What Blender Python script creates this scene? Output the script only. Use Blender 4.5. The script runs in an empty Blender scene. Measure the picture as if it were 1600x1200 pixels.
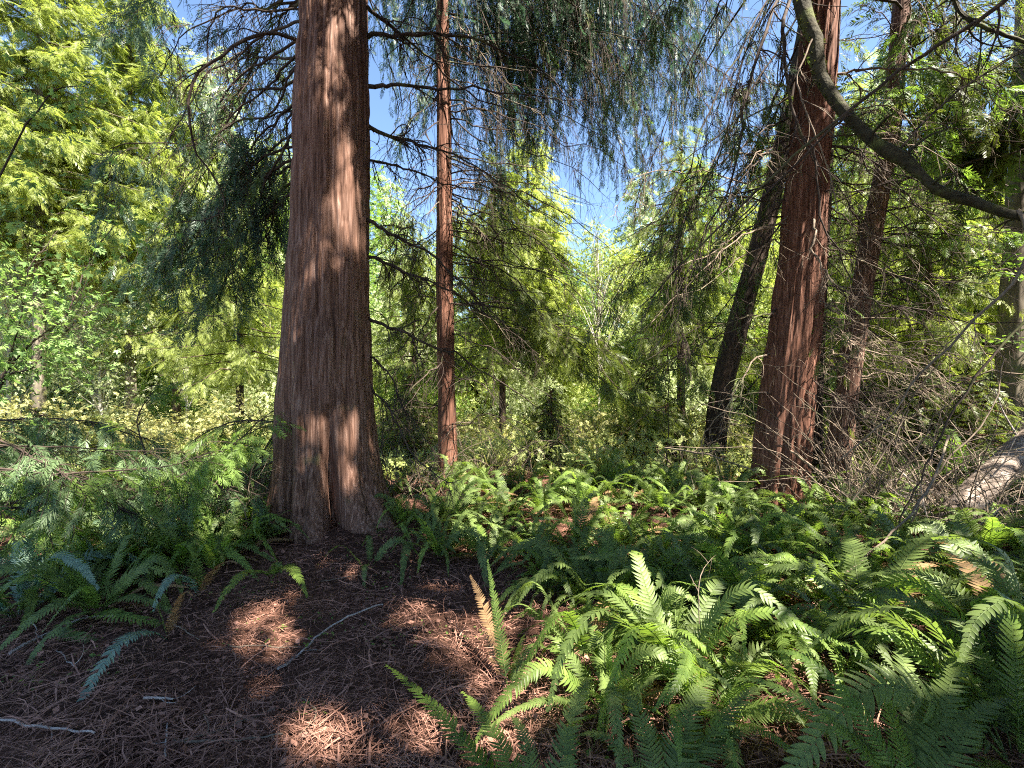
import bpy, math, random
import numpy as np
from mathutils import Vector, Matrix

S = bpy.context.scene
COL = S.collection
R = math.radians

# ------------------------------------------------------------------ camera
CAM_H, FPX = 1.5, 755.0            # eye height, focal length in pixels of the 1600-wide photo
cam = bpy.data.objects.new('camera', bpy.data.cameras.new('camera'))
COL.objects.link(cam)
cam.location = (0, 0, CAM_H)
cam.rotation_euler = (R(90), 0, 0)
cam.data.sensor_width = 36.0
cam.data.lens = 36.0 * FPX / 1600.0
cam.data.clip_start = 0.05
cam.data.clip_end = 1000
S.camera = cam

# ------------------------------------------------------------------ sky and sun
SUN_EL, SUN_AZ = 54.0, 125.0        # azimuth clockwise from +Y (the view direction)
sd = np.array([math.sin(R(SUN_AZ)) * math.cos(R(SUN_EL)), math.cos(R(SUN_AZ)) * math.cos(R(SUN_EL)), math.sin(R(SUN_EL))])
w = bpy.data.worlds.new('World'); S.world = w; w.use_nodes = True
nt = w.node_tree
sky = nt.nodes.new('ShaderNodeTexSky'); sky.sky_type = 'NISHITA'; sky.sun_disc = False
sky.sun_elevation = R(SUN_EL); sky.sun_rotation = R(SUN_AZ)
sky.altitude = 600; sky.air_density = 1.0; sky.dust_density = 0.4; sky.ozone_density = 3.0
nt.links.new(sky.outputs[0], nt.nodes['Background'].inputs[0])
nt.nodes['Background'].inputs[1].default_value = 0.06
sun = bpy.data.objects.new('sun', bpy.data.lights.new('sun', 'SUN'))
COL.objects.link(sun)
sun.data.energy = 5.0; sun.data.angle = R(0.5); sun.data.color = (1.0, 0.93, 0.82)
sun.rotation_euler = Vector(-sd).to_track_quat('-Z', 'Y').to_euler()
S.view_settings.view_transform = 'Standard'
S.view_settings.look = 'None'
S.view_settings.exposure = 2.65
S.view_settings.gamma = 1.0
S.cycles.max_bounces = 6
S.cycles.diffuse_bounces = 4
S.cycles.glossy_bounces = 2
S.cycles.transmission_bounces = 2
S.cycles.use_adaptive_sampling = True
S.cycles.adaptive_threshold = 0.02
S.cycles.use_denoising = False
S.cycles.pixel_filter_type = 'BLACKMAN_HARRIS'
S.cycles.filter_width = 1.1

# ------------------------------------------------------------------ helpers
def rng_(seed): return np.random.default_rng(seed)

def at(px, py, Y):
    """world point seen at photo pixel (px, py) at depth Y"""
    return np.array([(px - 800) / FPX * Y, Y, CAM_H - (py - 600) / FPX * Y])

_ng = rng_(5).random((64, 64))
def vnoise(x, y):
    x = np.asarray(x, float); y = np.asarray(y, float)
    xi = np.floor(x).astype(int); yi = np.floor(y).astype(int)
    fx = x - xi; fy = y - yi
    fx = fx * fx * (3 - 2 * fx); fy = fy * fy * (3 - 2 * fy)
    g = lambda a, b: _ng[a % 64, b % 64]
    return (g(xi, yi) * (1 - fx) * (1 - fy) + g(xi + 1, yi) * fx * (1 - fy)
            + g(xi, yi + 1) * (1 - fx) * fy + g(xi + 1, yi + 1) * fx * fy)

def gz(x, y):
    """ground height"""
    x = np.asarray(x, float); y = np.asarray(y, float)
    h = 0.22 * (vnoise(x * 0.45 + 7, y * 0.45 + 3) - 0.5) + 0.07 * (vnoise(x * 1.6, y * 1.6) - 0.5)
    h = h + 0.13 * np.exp(-((x + 1.9) ** 2 + (y - 5.0) ** 2) / 2.6)
    h = h - 0.16 * np.exp(-((x + 4.2) ** 2 / 3.0 + (y - 3.6) ** 2 / 1.2))
    far = np.clip((y - 9.0) / 14, 0, 1)
    h = h + 1.25 * far * far * (3 - 2 * far)
    hill = np.clip((y - 24) / 40, 0, 1)
    return h + 3.0 * hill

def on_ground(px, py):
    dx, dz = (px - 800) / FPX, -(py - 600) / FPX
    y = 1.0
    for _ in range(800):
        if CAM_H + dz * y <= gz(dx * y, y): break
        y += 0.02
    return np.array([dx * y, y, float(gz(dx * y, y))])

class MB:
    def __init__(s): s.V = []; s.Q = []; s.T = []; s.n = 0
    def add(s, V, Q=None, T=None):
        V = np.asarray(V, float)
        if Q is not None and len(Q): s.Q.append(np.asarray(Q, int) + s.n)
        if T is not None and len(T): s.T.append(np.asarray(T, int) + s.n)
        s.V.append(V); s.n += len(V)
        return s
    def mesh(s, name, off=(0, 0, 0), smooth=False):
        me = bpy.data.meshes.new(name)
        V = (np.concatenate(s.V) if s.V else np.zeros((0, 3))) - np.asarray(off, float)
        Q = np.concatenate(s.Q) if s.Q else np.zeros((0, 4), int)
        T = np.concatenate(s.T) if s.T else np.zeros((0, 3), int)
        me.vertices.add(len(V)); me.vertices.foreach_set('co', V.astype(np.float32).ravel())
        nl = Q.size + T.size
        me.loops.add(nl); me.loops.foreach_set('vertex_index', np.concatenate([Q.ravel(), T.ravel()]).astype(np.int32))
        npoly = len(Q) + len(T)
        me.polygons.add(npoly)
        st = np.concatenate([np.arange(len(Q)) * 4, Q.size + np.arange(len(T)) * 3]).astype(np.int32)
        me.polygons.foreach_set('loop_start', st)
        if smooth: me.polygons.foreach_set('use_smooth', np.ones(npoly, bool))
        me.update(calc_edges=True)
        return me

def obj(name, mb, mat, parent=None, smooth=False, off=None):
    if off is None: off = tuple(parent.location) if parent is not None and parent.parent is None else (0, 0, 0)
    if parent is not None and parent.parent is not None: off = tuple(parent.parent.location)
    me = mb.mesh(name, off, smooth) if isinstance(mb, MB) else mb
    me.materials.append(mat)
    o = bpy.data.objects.new(name, me); COL.objects.link(o)
    if parent is not None: o.parent = parent
    if name in ('branch', 'stem'): WOOD[o.name] = (mb, off)
    if name == 'foliage' and TW:          # the leafy twigs' wood joins the branch they grow from
        w = parent if parent.name in WOOD else next((k for k in parent.children if k.name in WOOD), None)
        if w is not None:
            wm, wo = WOOD[w.name]
            for V, Q in zip(*_flat(TW.pop())): wm.add(V, Q)
            me2 = wm.mesh('branch', wo, True); me2.materials.append(w.data.materials[0]); w.data = me2
    return o

def _flat(t):
    if not t.V: return [], []
    return [np.concatenate(t.V)], [np.concatenate(t.Q)]

def tag(o, label=None, cat=None, group=None, kind=None):
    if label: o['label'] = label
    if cat: o['category'] = cat
    if group: o['group'] = group
    if kind: o['kind'] = kind
    return o

def thing(name, label, cat, loc, group=None):
    o = bpy.data.objects.new(name, None); COL.objects.link(o)
    o.location = tuple(float(v) for v in loc); o.empty_display_size = 0.1
    return tag(o, label, cat, group)

def solo(name, mb, mat, label, cat, loc, group=None, smooth=True):
    """a thing that is one mesh, with its origin at loc"""
    loc = tuple(float(v) for v in loc)
    o = obj(name, mb, mat, None, smooth, off=loc); o.location = loc
    return tag(o, label, cat, group)

def dup(root, loc, rotz=0.0, sc=1.0, label=None):
    r = root.copy(); COL.objects.link(r)
    r.location = tuple(float(v) for v in loc); r.rotation_euler = (0, 0, rotz); r.scale = (sc,) * 3
    if label: r['label'] = label
    for ch in list(root.children):
        c = ch.copy(); COL.objects.link(c); c.parent = r
        for g in ch.children:
            d = g.copy(); COL.objects.link(d); d.parent = c
    return r

def unit(a):
    a = np.asarray(a, float)
    return a / np.maximum(np.linalg.norm(a, axis=-1, keepdims=True), 1e-9)

def spline(P, n):
    """Catmull-Rom through the points"""
    P = np.asarray(P, float)
    if len(P) == 2: return P[0] + (P[1] - P[0]) * np.linspace(0, 1, n)[:, None]
    Q = np.vstack([2 * P[0] - P[1], P, 2 * P[-1] - P[-2]])
    u = np.linspace(0, len(P) - 1 - 1e-6, n); i = u.astype(int); f = (u - i)[:, None]
    a, b, c, d = Q[i], Q[i + 1], Q[i + 2], Q[i + 3]
    return 0.5 * (2 * b + (c - a) * f + (2 * a - 5 * b + 4 * c - d) * f * f + (3 * b - a - 3 * c + d) * f ** 3)

def tube(path, rad, k=5, mb=None):
    P = np.asarray(path, float); n = len(P)
    rad = np.broadcast_to(np.asarray(rad, float), (n,))
    t = unit(np.gradient(P, axis=0))
    ref = np.array([0.31, 0.87, 0.38]) if abs(t[0] @ np.array([0.31, .87, .38])) < 0.85 else np.array([0.9, -0.2, 0.4])
    a = unit(np.cross(t, ref)); b = np.cross(t, a)
    th = np.arange(k) / k * 2 * math.pi
    V = P[:, None] + rad[:, None, None] * (np.cos(th)[None, :, None] * a[:, None] + np.sin(th)[None, :, None] * b[:, None])
    i = np.arange(n - 1)[:, None] * k; j = np.arange(k)[None]; j2 = (j + 1) % k
    Q = np.stack([i + j, i + j2, i + k + j2, i + k + j], -1).reshape(-1, 4)
    mb = mb or MB(); mb.add(V.reshape(-1, 3), Q)
    if k >= 3:   # end caps
        m = mb
        m.add(np.vstack([V[0], P[0:1]]), None, [[(x + 1) % k, x, k] for x in range(k)])
        m.add(np.vstack([V[-1], P[-1:]]), None, [[x, (x + 1) % k, k] for x in range(k)])
    return mb

def scatter(T, P, D, N, s, mb):
    """copies of a leaf template T at points P, stem along D, normal near N"""
    TV, TQ = T
    P = np.asarray(P, float); M = len(P)
    if M == 0: return mb
    D = unit(D); side = unit(np.cross(N, D)); nn = np.cross(D, side)
    s = np.broadcast_to(np.asarray(s, float), (M,))[:, None, None]
    V = P[:, None] + s * (TV[None, :, 0:1] * D[:, None] + TV[None, :, 1:2] * side[:, None] + TV[None, :, 2:3] * nn[:, None])
    Q = (np.arange(M)[:, None, None] * len(TV) + TQ[None]).reshape(-1, 4)
    mb.add(V.reshape(-1, 3), Q)
    return mb

def jit(rg, n, s=1.0): return rg.normal(0, s, (n, 3))

# ------------------------------------------------------------------ leaf templates
def rhomb(p, d, L, wd, up=(0, 0, 1), sag=0.0):
    p = np.array(p, float); d = unit(np.array(d, float)); sv = unit(np.cross(np.array(up, float), d))
    m = p + d * L * 0.45
    return [p, m + sv * wd / 2 + np.array([0, 0, -sag]), p + d * L + np.array([0, 0, -sag * 2]), m - sv * wd / 2 + np.array([0, 0, -sag])]

def make_spray(n=9, seed=0, w=0.06, droop=0.25, ang=46, wide=0.46):
    rg = rng_(seed); V = []
    for i in range(n):
        t = 0.08 + 0.9 * i / n
        for sgn in (-1, 1):
            tt = t + rg.uniform(0, 0.05)
            a = R(ang + rg.uniform(-12, 10)) * sgn
            L = wide * (1 - t) ** 0.6 * min(1, (t + 0.12) / 0.35) * rg.uniform(0.75, 1.2) + 0.05
            z = -droop * tt * tt
            d = (math.cos(a), math.sin(a), -0.25 - 0.3 * tt + rg.uniform(-.15, .15))
            V += rhomb((tt, 0, z), d, L, w * rg.uniform(.8, 1.25), sag=0.01)
    V += rhomb((0, 0, 0), (1, 0, -droop * 0.5), 0.62, 0.025)
    V += rhomb((0.5, 0, -droop * .25), (1, 0, -droop * 1.5), 0.55, 0.045)
    V = np.array(V); return V, np.arange(len(V)).reshape(-1, 4)

def make_strand(n=14, seed=0, w=0.05):
    """hanging hemlock-like twig: short leaves all round a long drooping stem"""
    rg = rng_(seed); V = []
    for i in range(n):
        t = i / n; a = rg.uniform(0, 6.28)
        d = (0.75, math.cos(a) * 0.9, math.sin(a) * 0.9)
        V += rhomb((t, 0.03 * math.sin(5 * t), 0), d, 0.20 * (1 - .5 * t), w, up=(0.1, rg.uniform(-1, 1), 1))
    V += rhomb((0, 0, 0), (1, 0.03, 0), 0.6, 0.02); V += rhomb((0.5, 0.0, 0), (1, -0.03, 0.02), 0.6, 0.02)
    V = np.array(V); return V, np.arange(len(V)).reshape(-1, 4)

SPRAY = [make_spray(9, s) for s in range(3)]
SPRAY_FINE = [make_spray(11, 10 + s, w=0.042, droop=0.35, ang=40) for s in range(3)]
SPRAY_COARSE = [make_spray(5, 20 + s, w=0.13, droop=0.3, wide=0.5) for s in range(3)]
STRAND = [make_strand(14, 30 + s) for s in range(3)]
LEAF = (np.array([[0, 0, 0], [.35, .24, .05], [.75, .18, .0], [1, 0, -.1], [.75, -.18, 0], [.35, -.24, .05], [.5, 0, -.02]]),
        np.array([[0, 6, 2, 1], [6, 3, 2, 2], [0, 5, 4, 6], [6, 4, 3, 3]]))
LEAF = (LEAF[0][[0, 1, 2, 6, 6, 2, 3, 4, 0, 6, 4, 5]], np.arange(12).reshape(-1, 4))
def lobed():
    V = []
    for a, l in ((-75, .55), (-38, .85), (0, 1.0), (38, .85), (75, .55)):
        V += rhomb((0, 0, 0.004 * a), (math.cos(R(a)), math.sin(R(a)), -.12), l, 0.42 * l)
    V = np.array(V); return V, np.arange(len(V)).reshape(-1, 4)
MAPLE = lobed()
def make_shoot(seed):
    rg = rng_(seed); V = []
    for i in range(9):
        t = .12 + .8 * i / 8; a = (1 if i % 2 else -1) * R(rg.uniform(35, 75)) if i < 8 else 0
        V += rhomb((t * .9, 0, -.12 * t * t), (math.cos(a), math.sin(a), rg.uniform(-.5, .25)), rg.uniform(.26, .42), rg.uniform(.16, .24), up=(rg.uniform(-.4, .4), 0, 1), sag=.015)
    V += rhomb((0, 0, 0), (1, 0, -.12), 1, .022)
    V = np.array(V); return V, np.arange(len(V)).reshape(-1, 4)
SHOOT = [make_shoot(40 + k) for k in range(3)]
QUAD = (np.array(rhomb((0, 0, 0), (1, 0, -.1), 1, 0.62)), np.array([[0, 1, 2, 3]]))
BLADE = (np.array([[0, -.02, 0], [0, .02, 0], [.5, .018, .0], [.5, -.018, .0], [.5, -.018, 0], [.5, .018, 0], [1, .003, -.14], [1, -.003, -.14]]), np.arange(8).reshape(-1, 4))

# ------------------------------------------------------------------ materials
def mat_new(name):
    m = bpy.data.materials.new(name); m.use_nodes = True
    n = m.node_tree; n.nodes.clear()
    out = n.nodes.new('ShaderNodeOutputMaterial')
    return m, n, out

def ramp(n, stops):
    r = n.nodes.new('ShaderNodeValToRGB'); e = r.color_ramp.elements
    while len(e) < len(stops): e.new(0.5)
    for x, (p, c) in zip(e, stops): x.position = p; x.color = (*c, 1)
    return r

def leaf_mat(name, dark, light, transl=0.4, tint=(1.1, 1.15, 0.55), rough=0.45, clump=1.4, spec=0.35):
    m, n, out = mat_new(name); L = n.links
    geo = n.nodes.new('ShaderNodeNewGeometry')
    tc = n.nodes.new('ShaderNodeTexCoord')
    no = n.nodes.new('ShaderNodeTexNoise'); no.inputs['Scale'].default_value = clump; no.inputs['Detail'].default_value = 2
    L.new(tc.outputs['Object'], no.inputs['Vector'])
    oi = n.nodes.new('ShaderNodeObjectInfo')
    a = n.nodes.new('ShaderNodeMath'); a.operation = 'MULTIPLY_ADD'
    L.new(geo.outputs['Random Per Island'], a.inputs[0]); a.inputs[1].default_value = 0.5
    L.new(no.outputs[0], a.inputs[2])
    b = n.nodes.new('ShaderNodeMath'); b.operation = 'MULTIPLY_ADD'
    L.new(oi.outputs['Random'], b.inputs[0]); b.inputs[1].default_value = 0.35; L.new(a.outputs[0], b.inputs[2])
    r = ramp(n, [(0.40, dark), (1.05 / 1.0 if False else 1.0, light)])
    L.new(b.outputs[0], r.inputs[0])
    p = n.nodes.new('ShaderNodeBsdfPrincipled'); p.inputs['Roughness'].default_value = rough
    p.inputs['Specular IOR Level'].default_value = spec
    L.new(r.outputs[0], p.inputs['Base Color'])
    mul = n.nodes.new('ShaderNodeMix'); mul.data_type = 'RGBA'; mul.blend_type = 'MULTIPLY'; mul.inputs[0].default_value = 1
    L.new(r.outputs[0], mul.inputs[6]); mul.inputs[7].default_value = (*[t * 1.6 for t in tint], 1)
    t = n.nodes.new('ShaderNodeBsdfTranslucent'); L.new(mul.outputs[2], t.inputs[0])
    mx = n.nodes.new('ShaderNodeMixShader'); mx.inputs[0].default_value = transl
    L.new(p.outputs[0], mx.inputs[1]); L.new(t.outputs[0], mx.inputs[2]); L.new(mx.outputs[0], out.inputs[0])
    return m

def wood_mat(name, stops, stretch=(14, 14, 1.2), bump=0.5, rough=0.85, moss=None, moss_at=0.6, moss_scale=3.0, bdist=0.01):
    m, n, out = mat_new(name); L = n.links
    tc = n.nodes.new('ShaderNodeTexCoord'); mp = n.nodes.new('ShaderNodeMapping')
    mp.inputs['Scale'].default_value = stretch
    L.new(tc.outputs['Object'], mp.inputs[0])
    no = n.nodes.new('ShaderNodeTexNoise'); no.inputs['Scale'].default_value = 1; no.inputs['Detail'].default_value = 6; no.inputs['Roughness'].default_value = 0.65
    L.new(mp.outputs[0], no.inputs['Vector'])
    r = ramp(n, stops); L.new(no.outputs[0], r.inputs[0])
    big = n.nodes.new('ShaderNodeTexNoise'); big.inputs['Scale'].default_value = 1.3; big.inputs['Detail'].default_value = 3
    L.new(tc.outputs['Object'], big.inputs['Vector'])
    br = ramp(n, [(0.3, (0.72, 0.72, 0.72)), (0.7, (1.2, 1.17, 1.15))]); L.new(big.outputs[0], br.inputs[0])
    mul = n.nodes.new('ShaderNodeMix'); mul.data_type = 'RGBA'; mul.blend_type = 'MULTIPLY'; mul.inputs[0].default_value = 1
    L.new(r.outputs[0], mul.inputs[6]); L.new(br.outputs[0], mul.inputs[7])
    col = mul.outputs[2]
    if moss:
        mn = n.nodes.new('ShaderNodeTexNoise'); mn.inputs['Scale'].default_value = moss_scale; mn.inputs['Detail'].default_value = 5
        L.new(tc.outputs['Object'], mn.inputs['Vector'])
        mr = ramp(n, [(moss_at, (0, 0, 0)), (moss_at + 0.12, (1, 1, 1))]); L.new(mn.outputs[0], mr.inputs[0])
        mm = n.nodes.new('ShaderNodeMix'); mm.data_type = 'RGBA'
        L.new(mr.outputs[0], mm.inputs[0]); L.new(col, mm.inputs[6]); mm.inputs[7].default_value = (*moss, 1)
        col = mm.outputs[2]
    p = n.nodes.new('ShaderNodeBsdfPrincipled'); p.inputs['Roughness'].default_value = rough
    p.inputs['Specular IOR Level'].default_value = 0.2
    L.new(col, p.inputs['Base Color'])
    bp = n.nodes.new('ShaderNodeBump'); bp.inputs['Strength'].default_value = bump; bp.inputs['Distance'].default_value = bdist
    L.new(no.outputs[0], bp.inputs['Height']); L.new(bp.outputs[0], p.inputs['Normal'])
    L.new(p.outputs[0], out.inputs[0])
    return m

M = {}
M['bark_red'] = wood_mat('cedar_bark', [(0.30, (.035, .017, .011)), (0.44, (.105, .054, .036)), (0.56, (.18, .102, .074)), (0.72, (.31, .21, .168))], (46, 46, 1.3), 1.0, moss=(.085, .085, .04), moss_at=0.64, moss_scale=2.6)
M['bark_rust'] = wood_mat('rust_cedar_bark', [(0.30, (.038, .018, .012)), (0.46, (.115, .050, .031)), (0.58, (.195, .094, .063)), (0.72, (.31, .19, .14))], (48, 48, 1.6), 1.0)
M['bark_dark'] = wood_mat('dark_bark', [(0.3, (.022, .015, .011)), (0.7, (.085, .058, .042))], (30, 30, 4), 0.6)
M['bark_pale'] = wood_mat('pale_bark', [(0.35, (.22, .20, .17)), (0.6, (.50, .47, .42))], (6, 6, 14), 0.3)
M['bark_grey'] = wood_mat('grey_bark', [(0.3, (.08, .068, .05)), (0.7, (.20, .17, .13))], (18, 18, 4), 0.4, moss=(.10, .12, .05), moss_at=0.56)
M['limb'] = wood_mat('limb_bark', [(0.3, (.026, .019, .015)), (0.7, (.09, .066, .052))], (16, 16, 16), 0.4, moss=(.10, .11, .04), moss_at=0.58, moss_scale=2.5)
M['moss_limb'] = wood_mat('mossy_limb_bark', [(0.3, (.020, .018, .011)), (0.7, (.07, .062, .036))], (22, 22, 22), 1.0, moss=(.085, .095, .03), moss_at=0.52, moss_scale=7, bdist=0.02)  # bark and moss darkened: the limb's shade is put into the colour
M['twig'] = wood_mat('dead_twig_bark', [(0.3, (.09, .068, .05)), (0.7, (.27, .21, .155))], (20, 20, 20), 0.2, moss=(.24, .25, .13), moss_at=0.6, moss_scale=2.0)
M['stick'] = wood_mat('weathered_stick', [(0.3, (.22, .18, .16)), (0.7, (.50, .44, .40))], (20, 20, 20), 0.3)
M['log'] = wood_mat('bleached_log', [(0.36, (.06, .045, .035)), (0.47, (.26, .20, .16)), (0.66, (.50, .42, .35))], (7, 12, 12), 1.0, bdist=.03)

M['cedar_dark'] = leaf_mat('dark_cedar_leaves', (.022, .042, .020), (.085, .125, .035), 0.38)
M['cedar_olive'] = leaf_mat('olive_cedar_leaves', (.035, .055, .018), (.13, .16, .035), 0.42)
M['hemlock'] = leaf_mat('blue_green_needles', (.022, .045, .034), (.075, .12, .075), 0.35, tint=(.85, 1.1, .8))
M['bough'] = leaf_mat('low_bough_leaves', (.04, .075, .036), (.13, .19, .085), 0.35, tint=(.9, 1.1, .7))
M['moss'] = leaf_mat('moss_tufts', (.022, .028, .009), (.09, .10, .03), 0.2, rough=.9, spec=.1)
M['cedar_far'] = leaf_mat('sunlit_cedar_leaves', (.075, .105, .03), (.24, .28, .075), 0.46)  # olive cedar leaves lightened: sunlight on the far trees put into the colour
M['meadow_leaf'] = leaf_mat('meadow_leaves', (.15, .20, .05), (.38, .43, .165), 0.42, tint=(1.05, 1.05, .75))  # lightened leaf colour stands in for sun missing from the clearing
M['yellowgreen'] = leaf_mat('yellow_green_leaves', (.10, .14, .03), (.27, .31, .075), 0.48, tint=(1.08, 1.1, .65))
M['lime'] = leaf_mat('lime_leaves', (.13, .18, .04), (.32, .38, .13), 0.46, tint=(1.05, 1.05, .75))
M['pale_leaf'] = leaf_mat('pale_leaves', (.20, .25, .10), (.42, .46, .27), 0.42, tint=(1.0, 1.05, .8))  # overexposed brightness of the clearing put into the leaf colour
M['pale_needle'] = leaf_mat('pale_needles', (.14, .19, .09), (.34, .39, .22), 0.35, tint=(1, 1.1, .75))  # needles whitened in colour to stand for glare beyond the clearing
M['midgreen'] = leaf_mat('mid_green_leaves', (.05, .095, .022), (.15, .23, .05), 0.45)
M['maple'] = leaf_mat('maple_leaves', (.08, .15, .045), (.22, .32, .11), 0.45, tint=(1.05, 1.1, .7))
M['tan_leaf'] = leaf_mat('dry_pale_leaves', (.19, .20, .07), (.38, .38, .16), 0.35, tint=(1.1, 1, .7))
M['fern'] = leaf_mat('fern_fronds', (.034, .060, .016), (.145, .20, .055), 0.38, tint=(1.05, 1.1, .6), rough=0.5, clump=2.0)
M['fern_young_sunlit'] = leaf_mat('young_sunlit_fern_fronds', (.065, .13, .025), (.18, .26, .055), 0.45, rough=0.4)  # young fronds, and sunlit ones with the sun put into their colour
M['fern_blue'] = leaf_mat('bluish_fern_fronds', (.06, .115, .08), (.18, .26, .185), 0.25, tint=(.8, 1.1, .8), rough=0.33, spec=0.5)  # bluish-white sky light put into the frond colour
M['fern_dead'] = leaf_mat('dead_fern_fronds', (.12, .065, .03), (.30, .19, .09), 0.3, tint=(1.1, .9, .6), rough=0.8)
M['needle_litter'] = leaf_mat('dead_needles', (.07, .031, .021), (.36, .19, .138), 0.0, rough=0.8, clump=3.0, spec=.15)

def ground_mat():
    m, n, out = mat_new('forest_floor'); L = n.links
    tc = n.nodes.new('ShaderNodeTexCoord')
    a = n.nodes.new('ShaderNodeTexNoise'); a.inputs['Scale'].default_value = 26; a.inputs['Detail'].default_value = 8; a.inputs['Roughness'].default_value = .7
    b = n.nodes.new('ShaderNodeTexNoise'); b.inputs['Scale'].default_value = 1.1; b.inputs['Detail'].default_value = 4
    L.new(tc.outputs['Object'], a.inputs['Vector']); L.new(tc.outputs['Object'], b.inputs['Vector'])
    r = ramp(n, [(.3, (.032, .016, .011)), (.55, (.105, .053, .037)), (.75, (.21, .125, .094))]); L.new(a.outputs[0], r.inputs[0])
    r2 = ramp(n, [(.42, (.6, .6, .6)), (.62, (1.15, 1.1, 1.05))]); L.new(b.outputs[0], r2.inputs[0])
    mul = n.nodes.new('ShaderNodeMix'); mul.data_type = 'RGBA'; mul.blend_type = 'MULTIPLY'; mul.inputs[0].default_value = 1
    L.new(r.outputs[0], mul.inputs[6]); L.new(r2.outputs[0], mul.inputs[7])
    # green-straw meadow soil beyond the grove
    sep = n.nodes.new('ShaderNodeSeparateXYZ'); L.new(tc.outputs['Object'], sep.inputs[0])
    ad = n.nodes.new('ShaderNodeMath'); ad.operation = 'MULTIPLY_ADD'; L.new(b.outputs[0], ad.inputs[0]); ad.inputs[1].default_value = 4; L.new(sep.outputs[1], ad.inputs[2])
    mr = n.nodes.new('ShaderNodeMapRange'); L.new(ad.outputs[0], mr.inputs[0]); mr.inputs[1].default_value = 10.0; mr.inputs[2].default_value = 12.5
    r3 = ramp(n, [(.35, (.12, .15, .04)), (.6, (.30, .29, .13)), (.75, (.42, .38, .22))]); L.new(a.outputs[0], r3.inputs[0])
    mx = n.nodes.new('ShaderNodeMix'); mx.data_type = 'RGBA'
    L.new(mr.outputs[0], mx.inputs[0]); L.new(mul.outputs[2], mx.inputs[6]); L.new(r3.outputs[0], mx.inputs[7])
    p = n.nodes.new('ShaderNodeBsdfPrincipled'); p.inputs['Roughness'].default_value = .95; p.inputs['Specular IOR Level'].default_value = .1
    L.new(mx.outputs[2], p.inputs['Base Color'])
    bp = n.nodes.new('ShaderNodeBump'); bp.inputs['Strength'].default_value = .9; bp.inputs['Distance'].default_value = .03
    L.new(a.outputs[0], bp.inputs['Height']); L.new(bp.outputs[0], p.inputs['Normal']); L.new(p.outputs[0], out.inputs[0])
    return m
M['ground'] = ground_mat()

# ------------------------------------------------------------------ where the sun gets through the canopy
LIT = []      # (point, radius): leaves standing between the sun and the point leave a gap
def lit_px(px, py, rpx, Y=None):
    p = on_ground(px, py) if Y is None else at(px, py, Y)
    LIT.append((p, rpx / FPX * p[1]))
for a in ((395, 965, 38), (450, 980, 24), (345, 1020, 26), (385, 1075, 26), (485, 1125, 30), (575, 1185, 26), (605, 940, 32), (665, 920, 24),
          (700, 1000, 44), (640, 965, 30), (735, 975, 26), (820, 1050, 40), (770, 1000, 30), (800, 1035, 42), (520, 890, 20), (240, 960, 16), (470, 870, 16), (780, 1090, 26), (655, 860, 40), (690, 835, 34), (625, 880, 26), (720, 870, 26), (560, 900, 18), (330, 905, 22), (420, 1020, 14),
          (1480, 1110, 30), (880, 800, 30), (930, 790, 40), (1010, 800, 34), (1070, 810, 36), (1150, 810, 34), (1010, 850, 24),
          (1290, 800, 36), (1340, 820, 28), (930, 1000, 26), (1500, 830, 30), (1590, 830, 30), (760, 790, 26), (1400, 960, 24), (1180, 880, 22)):
    lit_px(*a)
for a in ((60, 720, 60, 4.0), (150, 750, 50, 4.1), (240, 700, 60, 4.5), (330, 670, 50, 4.7), (380, 740, 40, 4.6), (270, 770, 40, 4.4), (40, 540, 60, 4.5), (110, 470, 60, 4.5), (90, 620, 50, 4.5), (20, 660, 40, 4.2), (180, 640, 50, 4.8), (390, 640, 40, 4.9),
          (1480, 120, 70, 6.3), (1560, 200, 70, 6.0), (1420, 60, 60, 6.6), (1520, 30, 60, 6.4), (1380, 180, 50, 6.6), (1090, 300, 50, 6.0), (1030, 250, 40, 6.5), (870, 480, 60, 8.5), (930, 600, 60, 9), (800, 420, 50, 8.5), (620, 430, 40, 8), (640, 560, 40, 6.5), (760, 600, 40, 6.5),
          (300, 250, 50, 6.5), (380, 330, 50, 6.4), (250, 380, 60, 6.8), (330, 150, 50, 6.6), (1400, 500, 60, 6), (1500, 450, 60, 6), (1560, 560, 60, 5.6), (1460, 760, 50, 4.9), (1380, 740, 40, 5.2)):
    lit_px(*a)
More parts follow.
